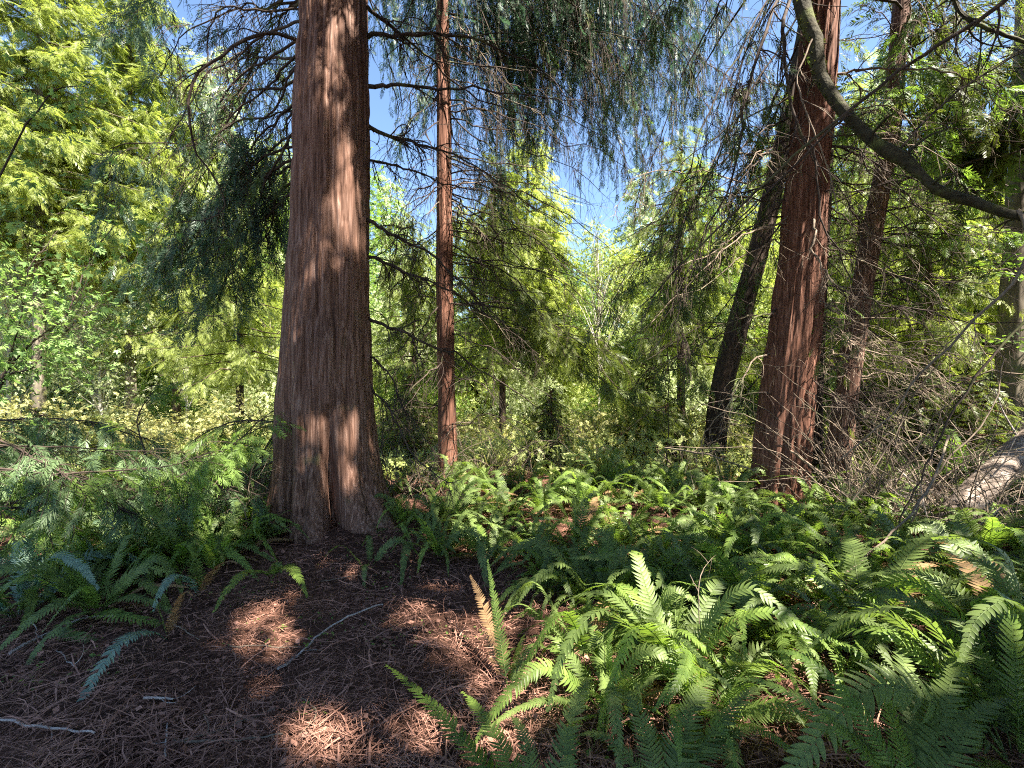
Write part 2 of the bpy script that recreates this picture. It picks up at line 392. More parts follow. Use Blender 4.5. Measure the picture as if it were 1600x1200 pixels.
for a in ((560, 690, 40, 4.85), (556, 660, 26, 4.85), (550, 250, 30, 4.8), (550, 320, 28, 4.8), (535, 130, 28, 4.8), (515, 55, 26, 4.8), (540, 195, 18, 4.8),
          (1250, 640, 26, 5.9), (1255, 600, 18, 5.9), (1245, 690, 22, 5.9), (1295, 60, 26, 6.0), (1298, 120, 22, 6.0), (1290, 170, 18, 6), (700, 490, 16, 7.3), (700, 690, 14, 7.3), (706, 330, 12, 7.3),
          (1560, 715, 70, 5.0), (1530, 750, 60, 4.8), (1600, 690, 80, 5.2), (1300, 560, 30, 5.6), (1380, 600, 40, 5.2), (1440, 650, 40, 5), (1330, 700, 30, 5.2),
          (640, 1090, 34, 2.1), (690, 1160, 40, 1.95), (770, 960, 26, 2.9), (785, 1020, 30, 2.8), (765, 1120, 34, 2.0), (810, 1180, 30, 1.9),
          (1260, 1040, 34, 2.1), (1330, 1090, 44, 2.0), (1390, 1080, 40, 2.1), (1420, 1150, 50, 1.9), (1180, 1120, 24, 2.0), (1130, 1160, 24, 1.9),
          (430, 930, 24, 3.6), (370, 840, 20, 4.2), (330, 840, 24, 4.2), (900, 960, 30, 2.6), (1050, 940, 20, 3), (1240, 950, 26, 3), (1460, 1010, 30, 2.5), (1180, 800, 26, 4.4), (935, 770, 26, 5),
          (1000, 790, 30, 4.8), (1090, 790, 30, 4.8), (70, 860, 26, 3.6), (120, 830, 30, 4.0)):
    lit_px(*a)
_rg = rng_(12)
for _ in range(230):      # sun flecks over the fern bed
    _x, _y = _rg.uniform(620, 1600), 750 + 420 * _rg.random() ** 2.4
    if _x > 820 or _y < 860: lit_px(_x, _y, _rg.uniform(12, 34) * (1 + (_y - 750) / 500), None)
LIT = [(p + np.array([0, 0, .3]) if i >= len(LIT) - 200 else p, r) for i, (p, r) in enumerate(LIT)]
LP = np.array([p for p, r in LIT]); LR = np.array([r for p, r in LIT])
def keep_mask(P, ext):
    """False for leaves that stand in one of the gaps"""
    k = np.ones(len(P), bool)
    for p, r in zip(LP, LR):
        v = P - p; t = v @ sd
        d = np.linalg.norm(v - t[:, None] * sd, axis=1)
        G = P - t[:, None] * sd          # ragged edges: twigs left standing in the gap
        k &= ~((t > 0.9) & (d < (r * 1.25 + ext * 0.36) * (.45 + 1.1 * vnoise(G[:, 0] * 6 + 40, G[:, 1] * 6 + G[:, 2] * 6 + 40))))
    return k

def meadow_mask(P):
    """False for crown sprays that would shade the open clearing behind the grove"""
    t = (P[:, 2] - .4) / sd[2]
    G = P - t[:, None] * sd
    edge = 8.6 + 1.6 * (vnoise(G[:, 0] * .9 + 9, G[:, 1] * .9) - .35)
    return G[:, 1] < edge

def leaves(T, P, D, N, s, mb, carve=True, clearing=False):
    """scatter leaf template list"""
    P = np.asarray(P, float)
    s = np.broadcast_to(np.asarray(s, float), (len(P),))
    if carve and len(P):
        mid = P + unit(D) * s[:, None] * 0.5
        k = keep_mask(mid, float(s.mean()) * 0.5)
        if clearing: k &= meadow_mask(mid)
        P, D, N, s = P[k], D[k], N[k], s[k]
    T = T if isinstance(T, list) else [T]
    for i, t in enumerate(T):
        scatter(t, P[i::len(T)], D[i::len(T)], N[i::len(T)], s[i::len(T)], mb)
    return mb

# ------------------------------------------------------------------ ground
def build_ground():
    xs = np.concatenate([-np.geomspace(400, 9, 40), np.linspace(-8.9, 8.9, 300), np.geomspace(9, 400, 40)])
    ys = np.concatenate([-np.geomspace(60, 3, 20), np.linspace(-2.8, 12, 260), np.geomspace(12.1, 500, 70)])
    X, Y = np.meshgrid(xs, ys)
    Z = gz(X, Y)
    near = np.clip(1 - np.abs(Y - 4) / 7, 0, 1)
    Z = Z + near * (0.035 * (vnoise(X * 6, Y * 6) - .5) + 0.02 * (vnoise(X * 17 + 3, Y * 17) - .5))
    n, m = X.shape
    i = (np.arange(n - 1)[:, None] * m + np.arange(m - 1)[None])
    Q = np.stack([i, i + 1, i + m + 1, i + m], -1).reshape(-1, 4)
    mb = MB().add(np.stack([X, Y, Z], -1).reshape(-1, 3), Q)
    o = obj('forest_floor', mb, M['ground'], None, True); tag(o, kind='structure')
build_ground()

def build_litter():
    rg = rng_(77); mb = MB()
    n = 190000
    y = 1.2 + 7.5 * rg.random(n) ** 1.5
    x = rg.uniform(-1.15, 1.15, n) * (y + .4)
    dens = vnoise(x * 2.3, y * 2.3) + .6 * vnoise(x * 6, y * 6)
    k = (dens > rg.uniform(0.1, 0.9, n)); x, y = x[k], y[k]; n = len(x)
    z = gz(x, y) + rg.uniform(-.005, .035, n)
    a = rg.uniform(0, 6.28, n)
    D = np.stack([np.cos(a), np.sin(a), rg.normal(0, .22, n)], -1)
    N = np.array([0, 0, 1.0]) + jit(rg, n, .35)
    L = rg.uniform(.02, .085, n) * (1 + (rg.random(n) > .95) * 1.6)
    T = (np.array([[0, -.02, 0], [0, .02, 0], [.5, .062, .02], [.5, .022, .02], [.5, .022, .02], [.5, .062, .02], [1, .015, -.03], [1, -.01, -.03]]), np.arange(8).reshape(-1, 4))
    scatter(T, np.stack([x, y, z], -1), D, N, L, mb)
    nt = 5200; y = 1.2 + 6.5 * rg.random(nt) ** 1.4; x = rg.uniform(-1.1, .9, nt) * y; a = rg.uniform(0, 6.28, nt)
    def curl(cv):
        u = np.linspace(0, 1, 6); px_, py_ = u, cv * u * (1 - u) * 2; V = []
        for k in range(5):
            for q, sg in ((k, -1), (k, 1), (k + 1, 1), (k + 1, -1)): V.append([px_[q], py_[q] + sg * .009 * (1 - .5 * u[q]), .05 * math.sin(3.1 * u[q])])
        return np.array(V), np.arange(20).reshape(-1, 4)
    for k, cv in enumerate((.25, -.2, .06, -.4)):
        sl = slice(k, None, 4); n_ = len(x[sl])
        scatter(curl(cv), np.stack([x[sl], y[sl], gz(x[sl], y[sl]) + rg.uniform(.012, .045, n_)], -1), np.stack([np.cos(a[sl]), np.sin(a[sl]), rg.normal(0, .08, n_)], -1), np.array([0, 0, 1.0]) + jit(rg, n_, .3), rg.uniform(.10, .34, n_), mb)
    # flakes of bark and dry leaf
    n2 = 5000
    y = 1.2 + 6 * rg.random(n2) ** 1.4; x = rg.uniform(-1.1, 1.1, n2) * y
    z = gz(x, y) + rg.uniform(.0, .03, n2); a = rg.uniform(0, 6.28, n2)
    D = np.stack([np.cos(a), np.sin(a), rg.normal(0, .25, n2)], -1)
    scatter(QUAD, np.stack([x, y, z], -1), D, np.array([0, 0, 1.0]) + jit(rg, n2, .5), rg.uniform(.02, .055, n2), mb)
    n3 = 9000
    y = 1.3 + 7 * rg.random(n3) ** 1.4; x = rg.uniform(-1.1, 1.1, n3) * y
    k = vnoise(x * 3.1 + 4, y * 3.1) > .66; x, y = x[k], y[k]; n3 = len(x); sm = MB()
    scatter(LEAF, np.stack([x, y, gz(x, y) + rg.uniform(.005, .05, n3)], -1), jit(rg, n3) * [1, 1, .3], np.array([0, 0, 1.0]) + jit(rg, n3, .4), rg.uniform(.012, .035, n3), sm)
    o = obj('ground_seedlings', sm, M['midgreen']); tag(o, 'tiny green seedlings and moss sprigs dotted over the litter', 'seedlings', kind='stuff')
    o = obj('needle_litter', mb, M['needle_litter']); tag(o, 'reddish brown needle and twig litter covering the forest floor', 'litter', kind='stuff')
build_litter()

# ------------------------------------------------------------------ trunks
def bark_trunk(ctr, rad, sides, rows, seed, ridge=0.012, flutes=None, twist=0.0, lump=.10):
    """tapering trunk along the points ctr with fibrous vertical ridges"""
    C = spline(ctr, rows); u = np.linspace(0, len(rad) - 1, rows); rr = np.interp(u, np.arange(len(rad)), rad)
    h = C[:, 2]
    th = np.arange(sides) / sides * 2 * math.pi
    TH, H = np.meshgrid(th, h)
    TT = TH + twist * H
    def ring(k, zk, s):   # noise periodic round the trunk
        return vnoise((TT / (2 * math.pi) * k) % k + s * 0, H * zk + s * 11.3)
    k1, k2, k3 = max(12, sides // 9), max(20, sides // 5), max(30, sides // 3)
    def per(k, zk, s):
        xx = (TT / (2 * math.pi) * k) % k
        a = vnoise(xx + s * 7, H * zk + s * 3); b = vnoise(xx - k + s * 7, H * zk + s * 3)
        f = xx / k; f = np.clip((f - .9) / .1, 0, 1)
        return a * (1 - f) + b * f
    n1, n2, n3 = per(k1, 1.1, seed + 1), per(k2, 2.2, seed + 2), per(k3, 5.0, seed + 3)
    fib = (np.abs(n1 - .5) * 2) ** .7 * 1.2 + (np.abs(n2 - .5) * 2) ** .7 * .8 + (n3 - .5) * .7
    big = per(5, .7, seed + 4) - .5
    Rr = rr[:, None] * (1 + lump * big) + ridge * (fib - .8)
    if flutes is not None: Rr = Rr * flutes(TH, H)
    V = np.stack([C[:, None, 0] + Rr * np.cos(TH), C[:, None, 1] + Rr * np.sin(TH), np.broadcast_to(C[:, None, 2], TH.shape)], -1)
    i = np.arange(rows - 1)[:, None] * sides; j = np.arange(sides)[None]; j2 = (j + 1) % sides
    Q = np.stack([i + j, i + j2, i + sides + j2, i + sides + j], -1).reshape(-1, 4)
    return MB().add(V.reshape(-1, 3), Q)

def trunk_px(rows_px, Y, Yt=None):
    """rows (left, right, py) in photo pixels -> centres and radii at depth Y"""
    c, r = [], []
    for i, (a, b, py) in enumerate(rows_px):
        yy = Y if Yt is None else Y + (Yt - Y) * i / (len(rows_px) - 1)
        c.append(at((a + b) / 2, py, yy)); r.append((b - a) / 2 / FPX * yy)
    return c, r

# ------------------------------------------------------------------ limbs, twigs and sprays
def limb(path, r0, r1, seed, twigs=0, tl=(.2, .6), droop=.6, k=5, n=22, wob=.02, mb=None, sub=2, t0=.12, spread=1.0):
    """wooden limb with bare hanging twigs, as one mesh"""
    rg = rng_(seed); mb = mb or MB()
    P = spline(path, n); L = np.linalg.norm(P[-1] - P[0])
    wv = np.cumsum(rg.normal(0, 1, (n, 3)), 0); wv -= np.linspace(0, 1, n)[:, None] * wv[-1]
    P = P + wv * wob * L / n ** .5
    rad = r0 + (r1 - r0) * np.linspace(0, 1, n) ** .8
    tube(P, rad, k, mb)
    def tw(p, d, l, r, depth):
        m = 7; q = [p]; d = unit(d); dd = d.copy()
        curl = rg.normal(0, .12, 3)
        for _ in range(m - 1):
            dd = unit(dd + np.array([0, 0, -droop * .22]) + curl + rg.normal(0, .08, 3)); q.append(q[-1] + dd * l / (m - 1))
        q = np.array(q); tube(q, np.linspace(r, r * .4, m), 3 if r < .006 else 4, mb)
        if depth > 0:
            for _ in range(rg.integers(1, 4)):
                i = rg.integers(1, m - 1); tw(q[i], unit(q[i + 1] - q[i]) + rg.normal(0, .7, 3), l * rg.uniform(.3, .6), r * .6, depth - 1)
    T = unit(np.gradient(P, axis=0))
    for _ in range(twigs):
        i = int(n * rg.uniform(t0, .98)); i = min(i, n - 1)
        d = T[i] * rg.uniform(.2, .9) + rg.normal(0, .55 * spread, 3) + np.array([0, 0, -.25])
        tw(P[i], d, rg.uniform(*tl), max(.003, min(rad[i] * .5, .008)), sub)
    return mb, P

TW = []; WOOD = {}
def bough(path, seed, dens=26, tl=(.25, .7), ss=.3, T=SPRAY, hang=.8, mb=None, t0=.15, every=.11, flat=0.4, clearing=False):
    """foliage hung along a limb path: side twigs that carry sprays"""
    rg = rng_(seed); mb = mb or MB(); twm = MB()
    P = spline(path, 40); L = np.sum(np.linalg.norm(np.diff(P, axis=0), axis=1))
    nt = int(dens * L); PP, DD, NN, SS = [], [], [], []
    tg = unit(np.gradient(P, axis=0))
    for _ in range(nt):
        t = rg.uniform(t0, 1) ** .85; i = min(39, int(t * 40))
        sidev = unit(np.cross(tg[i], [0, 0, 1.0])) * rg.choice([-1, 1])
        d = unit(tg[i] * rg.uniform(.3, .9) + sidev * rg.uniform(.3, 1) + np.array([0, 0, rg.uniform(-.3, .1)]))
        l = rg.uniform(*tl) * (1.1 - .5 * t); m = max(2, int(l / every))
        p = P[i] + rg.normal(0, .03, 3); tq = [P[i]]
        for j in range(m):
            d = unit(d + np.array([0, 0, -hang * every * 2.2]) + rg.normal(0, .06, 3))
            p = p + d * every; tq.append(p)
            PP.append(p); DD.append(d + rg.normal(0, .35, 3) + np.array([0, 0, -.3 * hang])); SS.append(ss * rg.uniform(.65, 1.25))
            NN.append(np.array([0, 0, flat]) + rg.normal(0, .6, 3))
        if not clearing: tube(np.array(tq), np.linspace(.0042, .0022, len(tq)), 3, twm)
    TW[:] = [twm]
    if PP: leaves(T, np.array(PP), np.array(DD), np.array(NN), np.array(SS), mb, clearing=clearing)
    return mb

def rand_limb(rg, p0, p1, sag=.25, n=4):
    p0 = np.array(p0, float); p1 = np.array(p1, float); L = np.linalg.norm(p1 - p0)
    out = [p0]
    for i in range(1, n):
        t = i / n
        out.append(p0 + (p1 - p0) * t + np.array([0, 0, sag * L * math.sin(math.pi * t)]) + rg.normal(0, .035 * L, 3))
    return out + [p1]

def crown_conifer(c, z0, z1, rad, n_limb, seed, ss=.8, T=SPRAY_COARSE, dens=7, hang=.6, tl=(.5, 1.2), wood=None, sagf=.0, topless=False):
    """high crown: sprays on whorled limbs round the axis c(z)"""
    rg = rng_(seed); mb = MB(); wmb = MB()
    for i in range(n_limb):
        f = rg.random() if topless else (rg.random() ** .8)
        z = z0 + (z1 - z0) * f; a = rg.uniform(0, 6.28)
        L = rad * ((1 - f) ** .55 * .95 + (.35 if topless else .08)) * rg.uniform(.7, 1.12)
        o = np.array([*c(z), z])
        e = o + np.array([math.cos(a) * L, math.sin(a) * L, rg.uniform(-.25, .1) * L])
        path = rand_limb(rg, o, e, .06 + sagf)
        bough(path, int(rg.integers(1e9)), dens, tl, ss, T, hang, mb, t0=.2, every=ss * .42, clearing=True)
        tube(spline(path, 8), np.linspace(.024, .006, 8) * (L / 4 + .3), 4, wmb)
    return mb, wmb

# ------------------------------------------------------------------ the big left cedar
def cedar_left():
    rows = [(420, 650, 862), (423, 632, 838), (426, 615, 810), (429, 602, 780), (432, 593, 745), (434, 586, 700), (438, 581, 620), (444, 578, 540), (450, 576, 440), (459, 575, 340),
            (466, 573, 240), (471, 571, 120), (475, 570, 0), (478, 566, -160), (482, 562, -400), (490, 552, -800), (505, 535, -1300)]
    c, r = trunk_px(rows, 5.2)
    t = thing('cedar_tree', 'massive red barked cedar trunk with fluted flaring base in the litter', 'tree', (c[0][0], c[0][1], 0))
    def fl(TH, H):
        low = np.clip((1.6 - H) / 1.9, 0, 1)
        f = 1 + 0 * TH
        for a0, wd, dep, zt in ((-1.15, .15, .62, 1.3), (-2.08, .13, .45, 2.0), (-2.65, .09, .2, 2.4), (-.55, .12, .22, .8), (-1.62, .08, .10, .8), (.6, .15, .3, 1.5), (2.2, .2, .3, 1.5)):
            d = (TH - a0 + math.pi) % (2 * math.pi) - math.pi
            f -= dep * np.exp(-(d / wd) ** 2) * np.clip((zt - H) / zt, 0, 1) ** .8
        for a0, wd, amp, zt in ((-.50, .26, .55, .8), (-1.62, .22, .22, .9), (-2.55, .24, .35, .9), (.6, .3, .5, .8), (1.9, .3, .4, .9), (3.0, .3, .4, .9)):
            d = (TH - a0 + math.pi) % (2 * math.pi) - math.pi
            f += amp * np.exp(-(d / wd) ** 2) * np.clip((zt - H) / (zt + .2), 0, 1) ** 2
        return f
    obj('trunk', bark_trunk(c, r, 300, 460, 3, .028, fl, .02, .14), M['bark_red'], t, True)
    T0 = lambda px, py: at(px, py, 5.2)
    B = [  # path in pixels + depth, radius, twigs
        ([(560, 75, 5.2), (600, 50, 5.3), (650, 45, 5.4), (720, 55, 5.6), (790, 70, 5.8), (850, 110, 6.1), (925, 195, 6.4)], .030, 26),
        ([(560, 140, 5.2), (620, 142, 5.3), (700, 145, 5.5), (800, 155, 5.7), (930, 160, 5.9)], .028, 14),
        ([(560, 190, 5.2), (620, 215, 5.4), (700, 240, 5.6), (790, 280, 6.0)], .028, 20),
        ([(560, 245, 5.2), (620, 255, 5.3), (690, 285, 5.5), (760, 300, 5.7)], .018, 16),
        ([(560, 335, 5.2), (610, 365, 5.2), (680, 420, 5.4), (760, 480, 5.8), (850, 560, 6.3)], .024, 26),
        ([(560, 405, 5.2), (640, 425, 5.4), (710, 455, 5.6), (800, 520, 6.0)], .022, 20),
        ([(560, 490, 5.2), (640, 520, 5.4), (720, 560, 5.8), (830, 620, 6.3), (920, 690, 6.6)], .022, 24),
        ([(560, 545, 5.2), (610, 585, 5.3), (630, 640, 5.3), (690, 720, 5.4)], .014, 16),
        ([(570, 600, 5.2), (610, 650, 5.2), (640, 710, 5.1), (690, 745, 5.0), (720, 750, 5.0)], .014, 16),
        ([(490, 72, 5.1), (430, 47, 4.9), (380, 52, 4.7), (335, 80, 4.6), (302, 112, 4.6), (288, 170, 4.6), (302, 225, 4.7), (338, 285, 4.8), (348, 325, 4.9), (320, 347, 4.9), (275, 348, 5.0)], .022, 10),
        ([(480, 90, 5.2), (455, 120, 5.2), (430, 175, 5.3), (380, 185, 5.5), (350, 210, 5.6), (365, 235, 5.6), (395, 262, 5.6), (392, 300, 5.7), (370, 370, 5.8)], .016, 12),
        ([(480, 20, 5.1), (400, 20, 5.0), (340, 30, 5.2), (325, 120, 5.4), (300, 190, 5.5)], .014, 14),
        ([(450, 640, 5.1), (430, 680, 5.0), (405, 720, 4.9), (380, 750, 4.9)], .020, 6),
        ([(570, 10, 5.2), (620, 60, 5.5), (680, 100, 5.9), (760, 150, 6.3), (850, 180, 6.8)], .024, 22),
    ]
    for i, (p, r0, tw) in enumerate(B):
        mb, P = limb([at(*q) for q in p], r0, .004, 100 + i, tw * 2 + 4, (.15, .6), .8, wob=.035)
        obj('branch', mb, M['limb'], t, True)
    # leafy boughs on the left side, hung in front of the bright clearing
    rg = rng_(21)
    F = [((480, -60), 5.2, (250, 120), 6.6), ((480, -20), 5.2, (330, 60), 6.8), ((475, 30), 5.3, (230, 260), 6.6), ((470, 90), 5.4, (270, 330), 6.4), ((470, 150), 5.4, (300, 420), 6.2), ((470, 60), 5.4, (200, 400), 6.6),
         ((465, 200), 5.4, (350, 450), 6.3), ((470, -120), 5.2, (180, 60), 6.9), ((470, 240), 5.5, (240, 460), 6.9), ((470, 0), 5.5, (400, 110), 6.6), ((480, -140), 5.5, (430, 40), 6.4), ((470, 120), 5.5, (180, 330), 7), ((468, 60), 5.6, (430, 200), 6.8), ((466, 160), 5.6, (440, 300), 6.6), ((466, 120), 5.6, (395, 270), 7.2), ((470, 0), 5.6, (380, 140), 7.4), ((462, 260), 5.6, (425, 400), 6.6), ((466, 200), 5.6, (330, 330), 7.0), ((464, 230), 5.6, (290, 400), 6.8), ((462, 280), 5.6, (370, 470), 6.4), ((462, 260), 5.6, (220, 430), 7.2), ((468, 90), 5.6, (330, 220), 7.5), ((460, 300), 5.6, (300, 490), 6.8)]
    for i, (a, ya, b, yb) in enumerate(F):
        path = rand_limb(rg, at(*a, ya), at(*b, yb), .10)
        mb, P = limb(path, .018, .004, 200 + i, 8, (.2, .6), .9, wob=.03)
        br = obj('branch', mb, M['limb'], t, True)
        obj('foliage', bough(path, 300 + i, 19, (.3, 1.0), .23, SPRAY_FINE + STRAND, 1.3, every=.12), M['hemlock'] if i % 3 else M['cedar_dark'], br)
    base = np.array([*c[12][:2]])
    cm, wm = crown_conifer(lambda z: (base[0] + .02 * (z - 6), base[1]), 7.2, 15, 4.6, 60, 41, .5, SPRAY, 13)
    cr = obj('crown', cm, M['cedar_dark'], t); obj('limbs', wm, M['limb'], cr)
cedar_left()

# ------------------------------------------------------------------ slim cedar in the middle
def cedar_slim():
    rows = [(682, 722, 785), (684, 717, 755), (685, 715, 700), (684, 712, 600), (683, 708, 470), (681, 706, 320), (682, 704, 180), (682, 701, 40), (684, 700, -120), (688, 698, -500)]
    c, r = trunk_px(rows, 7.4)
    t = thing('cedar_tree', 'slim straight red barked cedar just right of the massive trunk, with bare twigs', 'tree', (c[0][0], c[0][1], 0))
    obj('trunk', bark_trunk(c, r, 90, 260, 9, .011, None, .1, .3), M['bark_rust'], t, True)
    rg = rng_(31)
    for i in range(26):
        py = rg.uniform(30, 700); s = rg.choice([-1, 1]); l = rg.uniform(30, 230) * (1 if s > 0 else .8)
        p0 = at(695, py, 7.4); p1 = at(695 + s * l, py + rg.uniform(10, 90), 7.4 + rg.uniform(-1.1, .3))
        mb, P = limb(rand_limb(rg, p0, p1, .08), .011, .003, 400 + i, 12, (.2, .7), 1.0, k=4, n=12, wob=.05, sub=1)
        obj('branch', mb, M['twig'] if i % 3 else M['limb'], t, True)
    F = [((700, -40), (830, 60)), ((700, -80), (620, 60)), ((700, 20), (900, 140)), ((700, 60), (850, 240)), ((700, 110), (620, 230)), ((700, 180), (800, 330)), ((700, 250), (880, 420)), ((700, 260), (610, 360)),
         ((700, 330), (840, 470)), ((700, 380), (900, 540)), ((700, 350), (620, 450)), ((700, 420), (820, 560)), ((700, 450), (1000, 620)), ((700, 430), (620, 520)), ((700, 300), (760, 430)),
         ((700, 480), (1050, 650)), ((700, 400), (950, 600)), ((700, -60), (960, 40)), ((700, -90), (1000, 120)), ((700, -30), (980, 230)), ((700, -120), (900, -10)), ((700, 0), (760, 200)), ((700, -50), (700, 120)),
         ((700, -100), (1060, 60)), ((700, -140), (1100, -10)), ((700, 480), (960, 560))]
    for i, (a, b) in enumerate(F):
        y1 = 7.4 + rg.uniform(-.2, 2.2)
        path = rand_limb(rg, at(*a, 7.4), at(*b, y1), .07)
        mb, P = limb(path, .016, .003, 450 + i, 7, (.2, .6), 1.0, wob=.03, k=4, sub=1)
        br = obj('branch', mb, M['limb'], t, True)
        hi = a[1] < 130
        obj('foliage', bough(path, 500 + i, 14 if hi else 18, (.3, .9), .24 if hi else .27, (STRAND + SPRAY_FINE) if hi else SPRAY_FINE, 1.5 if hi else .9, every=.13), M['hemlock'] if hi else M['cedar_olive'], br)
    for i in range(40):   # long curtains of fine hanging twigs against the sky
        px = 560 + 17 * i + rg.uniform(-14, 14); y1 = rg.uniform(7.0, 10.0)
        a = at(700, rg.uniform(-420, -120), 7.4); b = at(px, rg.uniform(-90, 60) + 55 * (i % 5), y1)
        path = rand_limb(rg, a, b, .08)
        mb, P = limb(path, .018, .003, 1500 + i, 12, (.4, 1.2), 1.6, wob=.03, k=4, sub=1, t0=.4)
        br = obj('branch', mb, M['limb'], t, True)
        obj('foliage', bough(path, 1550 + i, 9, (.6, 1.9), .2, STRAND + SPRAY_FINE, 1.9, every=.15, t0=.35), M['hemlock'], br)
    for i in range(30):   # long bare limbs sweeping down across the middle
        py = rg.uniform(60, 600); s = 1 if i % 4 else -1; l = rg.uniform(130, 330) if s > 0 else rg.uniform(60, 110)
        p1 = at(695 + s * l, py + rg.uniform(40, 190), 7.4 + rg.uniform(-1.6, .2))
        mb, P = limb(rand_limb(rg, at(695, py, 7.4), p1, .07), .013, .003, 1840 + i, 16, (.2, .8), 1.0, k=4, n=16, wob=.05, sub=1)
        obj('branch', mb, M['limb'], t, True)
    for i in range(28):   # lower curtains over the gap
        a = at(700, rg.uniform(-380, -150), 7.4); b = at(790 + 10 * i + rg.uniform(-8, 8), rg.uniform(100, 310), rg.uniform(8, 10))
        path = rand_limb(rg, a, b, .10)
        mb, P = limb(path, .016, .003, 1640 + i, 14, (.4, 1.0), 1.4, wob=.03, k=4, sub=1, t0=.4)
        br = obj('branch', mb, M['limb'], t, True)
        obj('foliage', bough(path, 1660 + i, 9, (.5, 1.5), .2, STRAND + SPRAY_FINE, 1.7, every=.15, t0=.45), M['cedar_dark'] if i % 2 else M['hemlock'], br)
    cm, wm = crown_conifer(lambda z: (c[6][0], c[6][1]), 7.5, 13, 3.0, 40, 43, .5, SPRAY, 11)
    cr = obj('crown', cm, M['cedar_dark'], t); obj('limbs', wm, M['limb'], cr)
cedar_slim()

# ------------------------------------------------------------------ right cedar
def cedar_right():
    rows = [(1172, 1262, 845), (1174, 1258, 800), (1176, 1256, 760), (1182, 1262, 700), (1194, 1270, 600), (1207, 1280, 500), (1220, 1284, 400), (1229, 1288, 300), (1240, 1297, 190), (1256, 1306, 60), (1264, 1310, -20),
            (1285, 1322, -250), (1330, 1345, -800)]
    c, r = trunk_px(rows, 6.1)
    t = thing('cedar_tree', 'rust brown cedar trunk standing in ferns, leaning slightly, with a sunlit streak', 'tree', (c[0][0], c[0][1], 0))
    def fl(TH, H):
        f = 1 + 0 * TH
        for a0, wd, dep, zt in ((-1.35, .12, .16, 2.6), (-2.0, .12, .12, 2.0), (-.9, .12, .15, 1.8)):
            d = (TH - a0 + math.pi) % (2 * math.pi) - math.pi
            f -= dep * np.exp(-(d / wd) ** 2) * np.clip((zt - H) / zt, 0, 1) ** .6
        return f
    obj('trunk', bark_trunk(c, r, 220, 420, 17, .022, fl, -.05), M['bark_rust'], t, True)
    B = [([(1270, 330, 6.1), (1280, 360, 5.6), (1290, 400, 5.3), (1310, 440, 5.1), (1340, 465, 5.0)], .018, 8),
         ([(1215, 480, 6.1), (1160, 500, 5.8), (1090, 540, 5.6), (1050, 560, 5.6)], .014, 14),
         ([(1210, 540, 6.1), (1150, 600, 5.8), (1110, 660, 5.7), (1070, 740, 5.6)], .014, 14),
         ([(1270, 430, 6.1), (1350, 470, 5.7), (1440, 490, 5.4), (1540, 530, 5.2)], .016, 18),
         ([(1265, 500, 6.1), (1340, 540, 5.6), (1430, 560, 5.3), (1500, 600, 5.1)], .016, 18),
         ([(1260, 600, 6.1), (1320, 640, 5.6), (1400, 700, 5.2), (1450, 760, 5.0)], .016, 18),
         ([(1250, 660, 6.1), (1310, 700, 5.6), (1360, 760, 5.3), (1400, 790, 5.2)], .014, 14),
         ([(1270, 230, 6.1), (1350, 250, 5.8), (1450, 300, 5.5), (1560, 330, 5.3)], .018, 14),
         ([(1285, 120, 6.1), (1380, 110, 5.8), (1480, 130, 5.6), (1600, 200, 5.4)], .020, 14),
         ([(1250, 200, 6.1), (1180, 260, 5.8), (1120, 330, 5.6), (1060, 430, 5.4)], .014, 14),
         ([(1240, 330, 6.1), (1150, 390, 5.7), (1080, 470, 5.5), (1010, 560, 5.4)], .014, 14)]
    for i, (p, r0, tw) in enumerate(B):
        mb, P = limb([at(*q) for q in p], r0, .003, 600 + i, tw * 2, (.15, .6), .7, wob=.05)
        obj('branch', mb, M['limb'] if i % 2 else M['twig'], t, True)
    # long drooping limbs on the left of the trunk, thin and leafy
    rg = rng_(33)
    D = [[(1270, -80, 6.0), (1215, 10, 5.2), (1175, 110, 4.9), (1150, 200, 4.8), (1140, 290, 4.8), (1100, 370, 4.9), (1065, 445, 5.0)],
         [(1270, -60, 6.0), (1220, 30, 5.0), (1222, 100, 4.8), (1240, 190, 4.7), (1262, 260, 4.7), (1275, 340, 4.7), (1310, 420, 4.8), (1360, 465, 4.9)],
         [(1265, -100, 6.0), (1190, 20, 5.4), (1130, 150, 5.2), (1080, 280, 5.2), (1000, 410, 5.4), (930, 500, 5.6)],
         [(1265, -120, 6.0), (1150, -20, 5.6), (1090, 90, 5.5), (1030, 230, 5.6), (990, 330, 5.8)],
         [(1260, -60, 6.0), (1180, 60, 5.6), (1130, 230, 5.5), (1060, 360, 5.5), (1055, 470, 5.5), (1075, 570, 5.5)],
         [(1260, 0, 6.0), (1190, 120, 5.8), (1110, 260, 5.9), (1040, 380, 6.0), (960, 420, 6.2)],
         [(1262, -140, 6.0), (1110, -60, 6.0), (1020, 40, 6.0), (960, 150, 6.2)],
         [(1255, 60, 6.0), (1200, 180, 6.3), (1150, 300, 6.5), (1110, 420, 6.6), (1090, 520, 6.6)],
         [(1255, 100, 6.0), (1180, 240, 6.6), (1120, 380, 6.9), (1020, 460, 7.0)],
         [(1250, 250, 6.1), (1180, 330, 6.6), (1090, 420, 7.0), (1020, 520, 7.2)],
         [(1250, 300, 6.1), (1170, 430, 6.8), (1080, 540, 7.1), (1000, 590, 7.3)]]
    for i, p in enumerate(D):
        path = [at(*q) for q in p]
        mb, P = limb(path, .024 if i < 2 else .013, .004, 650 + i, 22, (.25, .8), 1.1, wob=.02, sub=1)
        br = obj('branch', mb, M['limb'], t, True)
        if i != 1:
            obj('foliage', bough(path, 700 + i, 15, (.3, .9), .21, STRAND + SPRAY_FINE, 1.4, t0=.05, every=.13), M['cedar_olive'] if i % 2 else M['cedar_dark'], br)
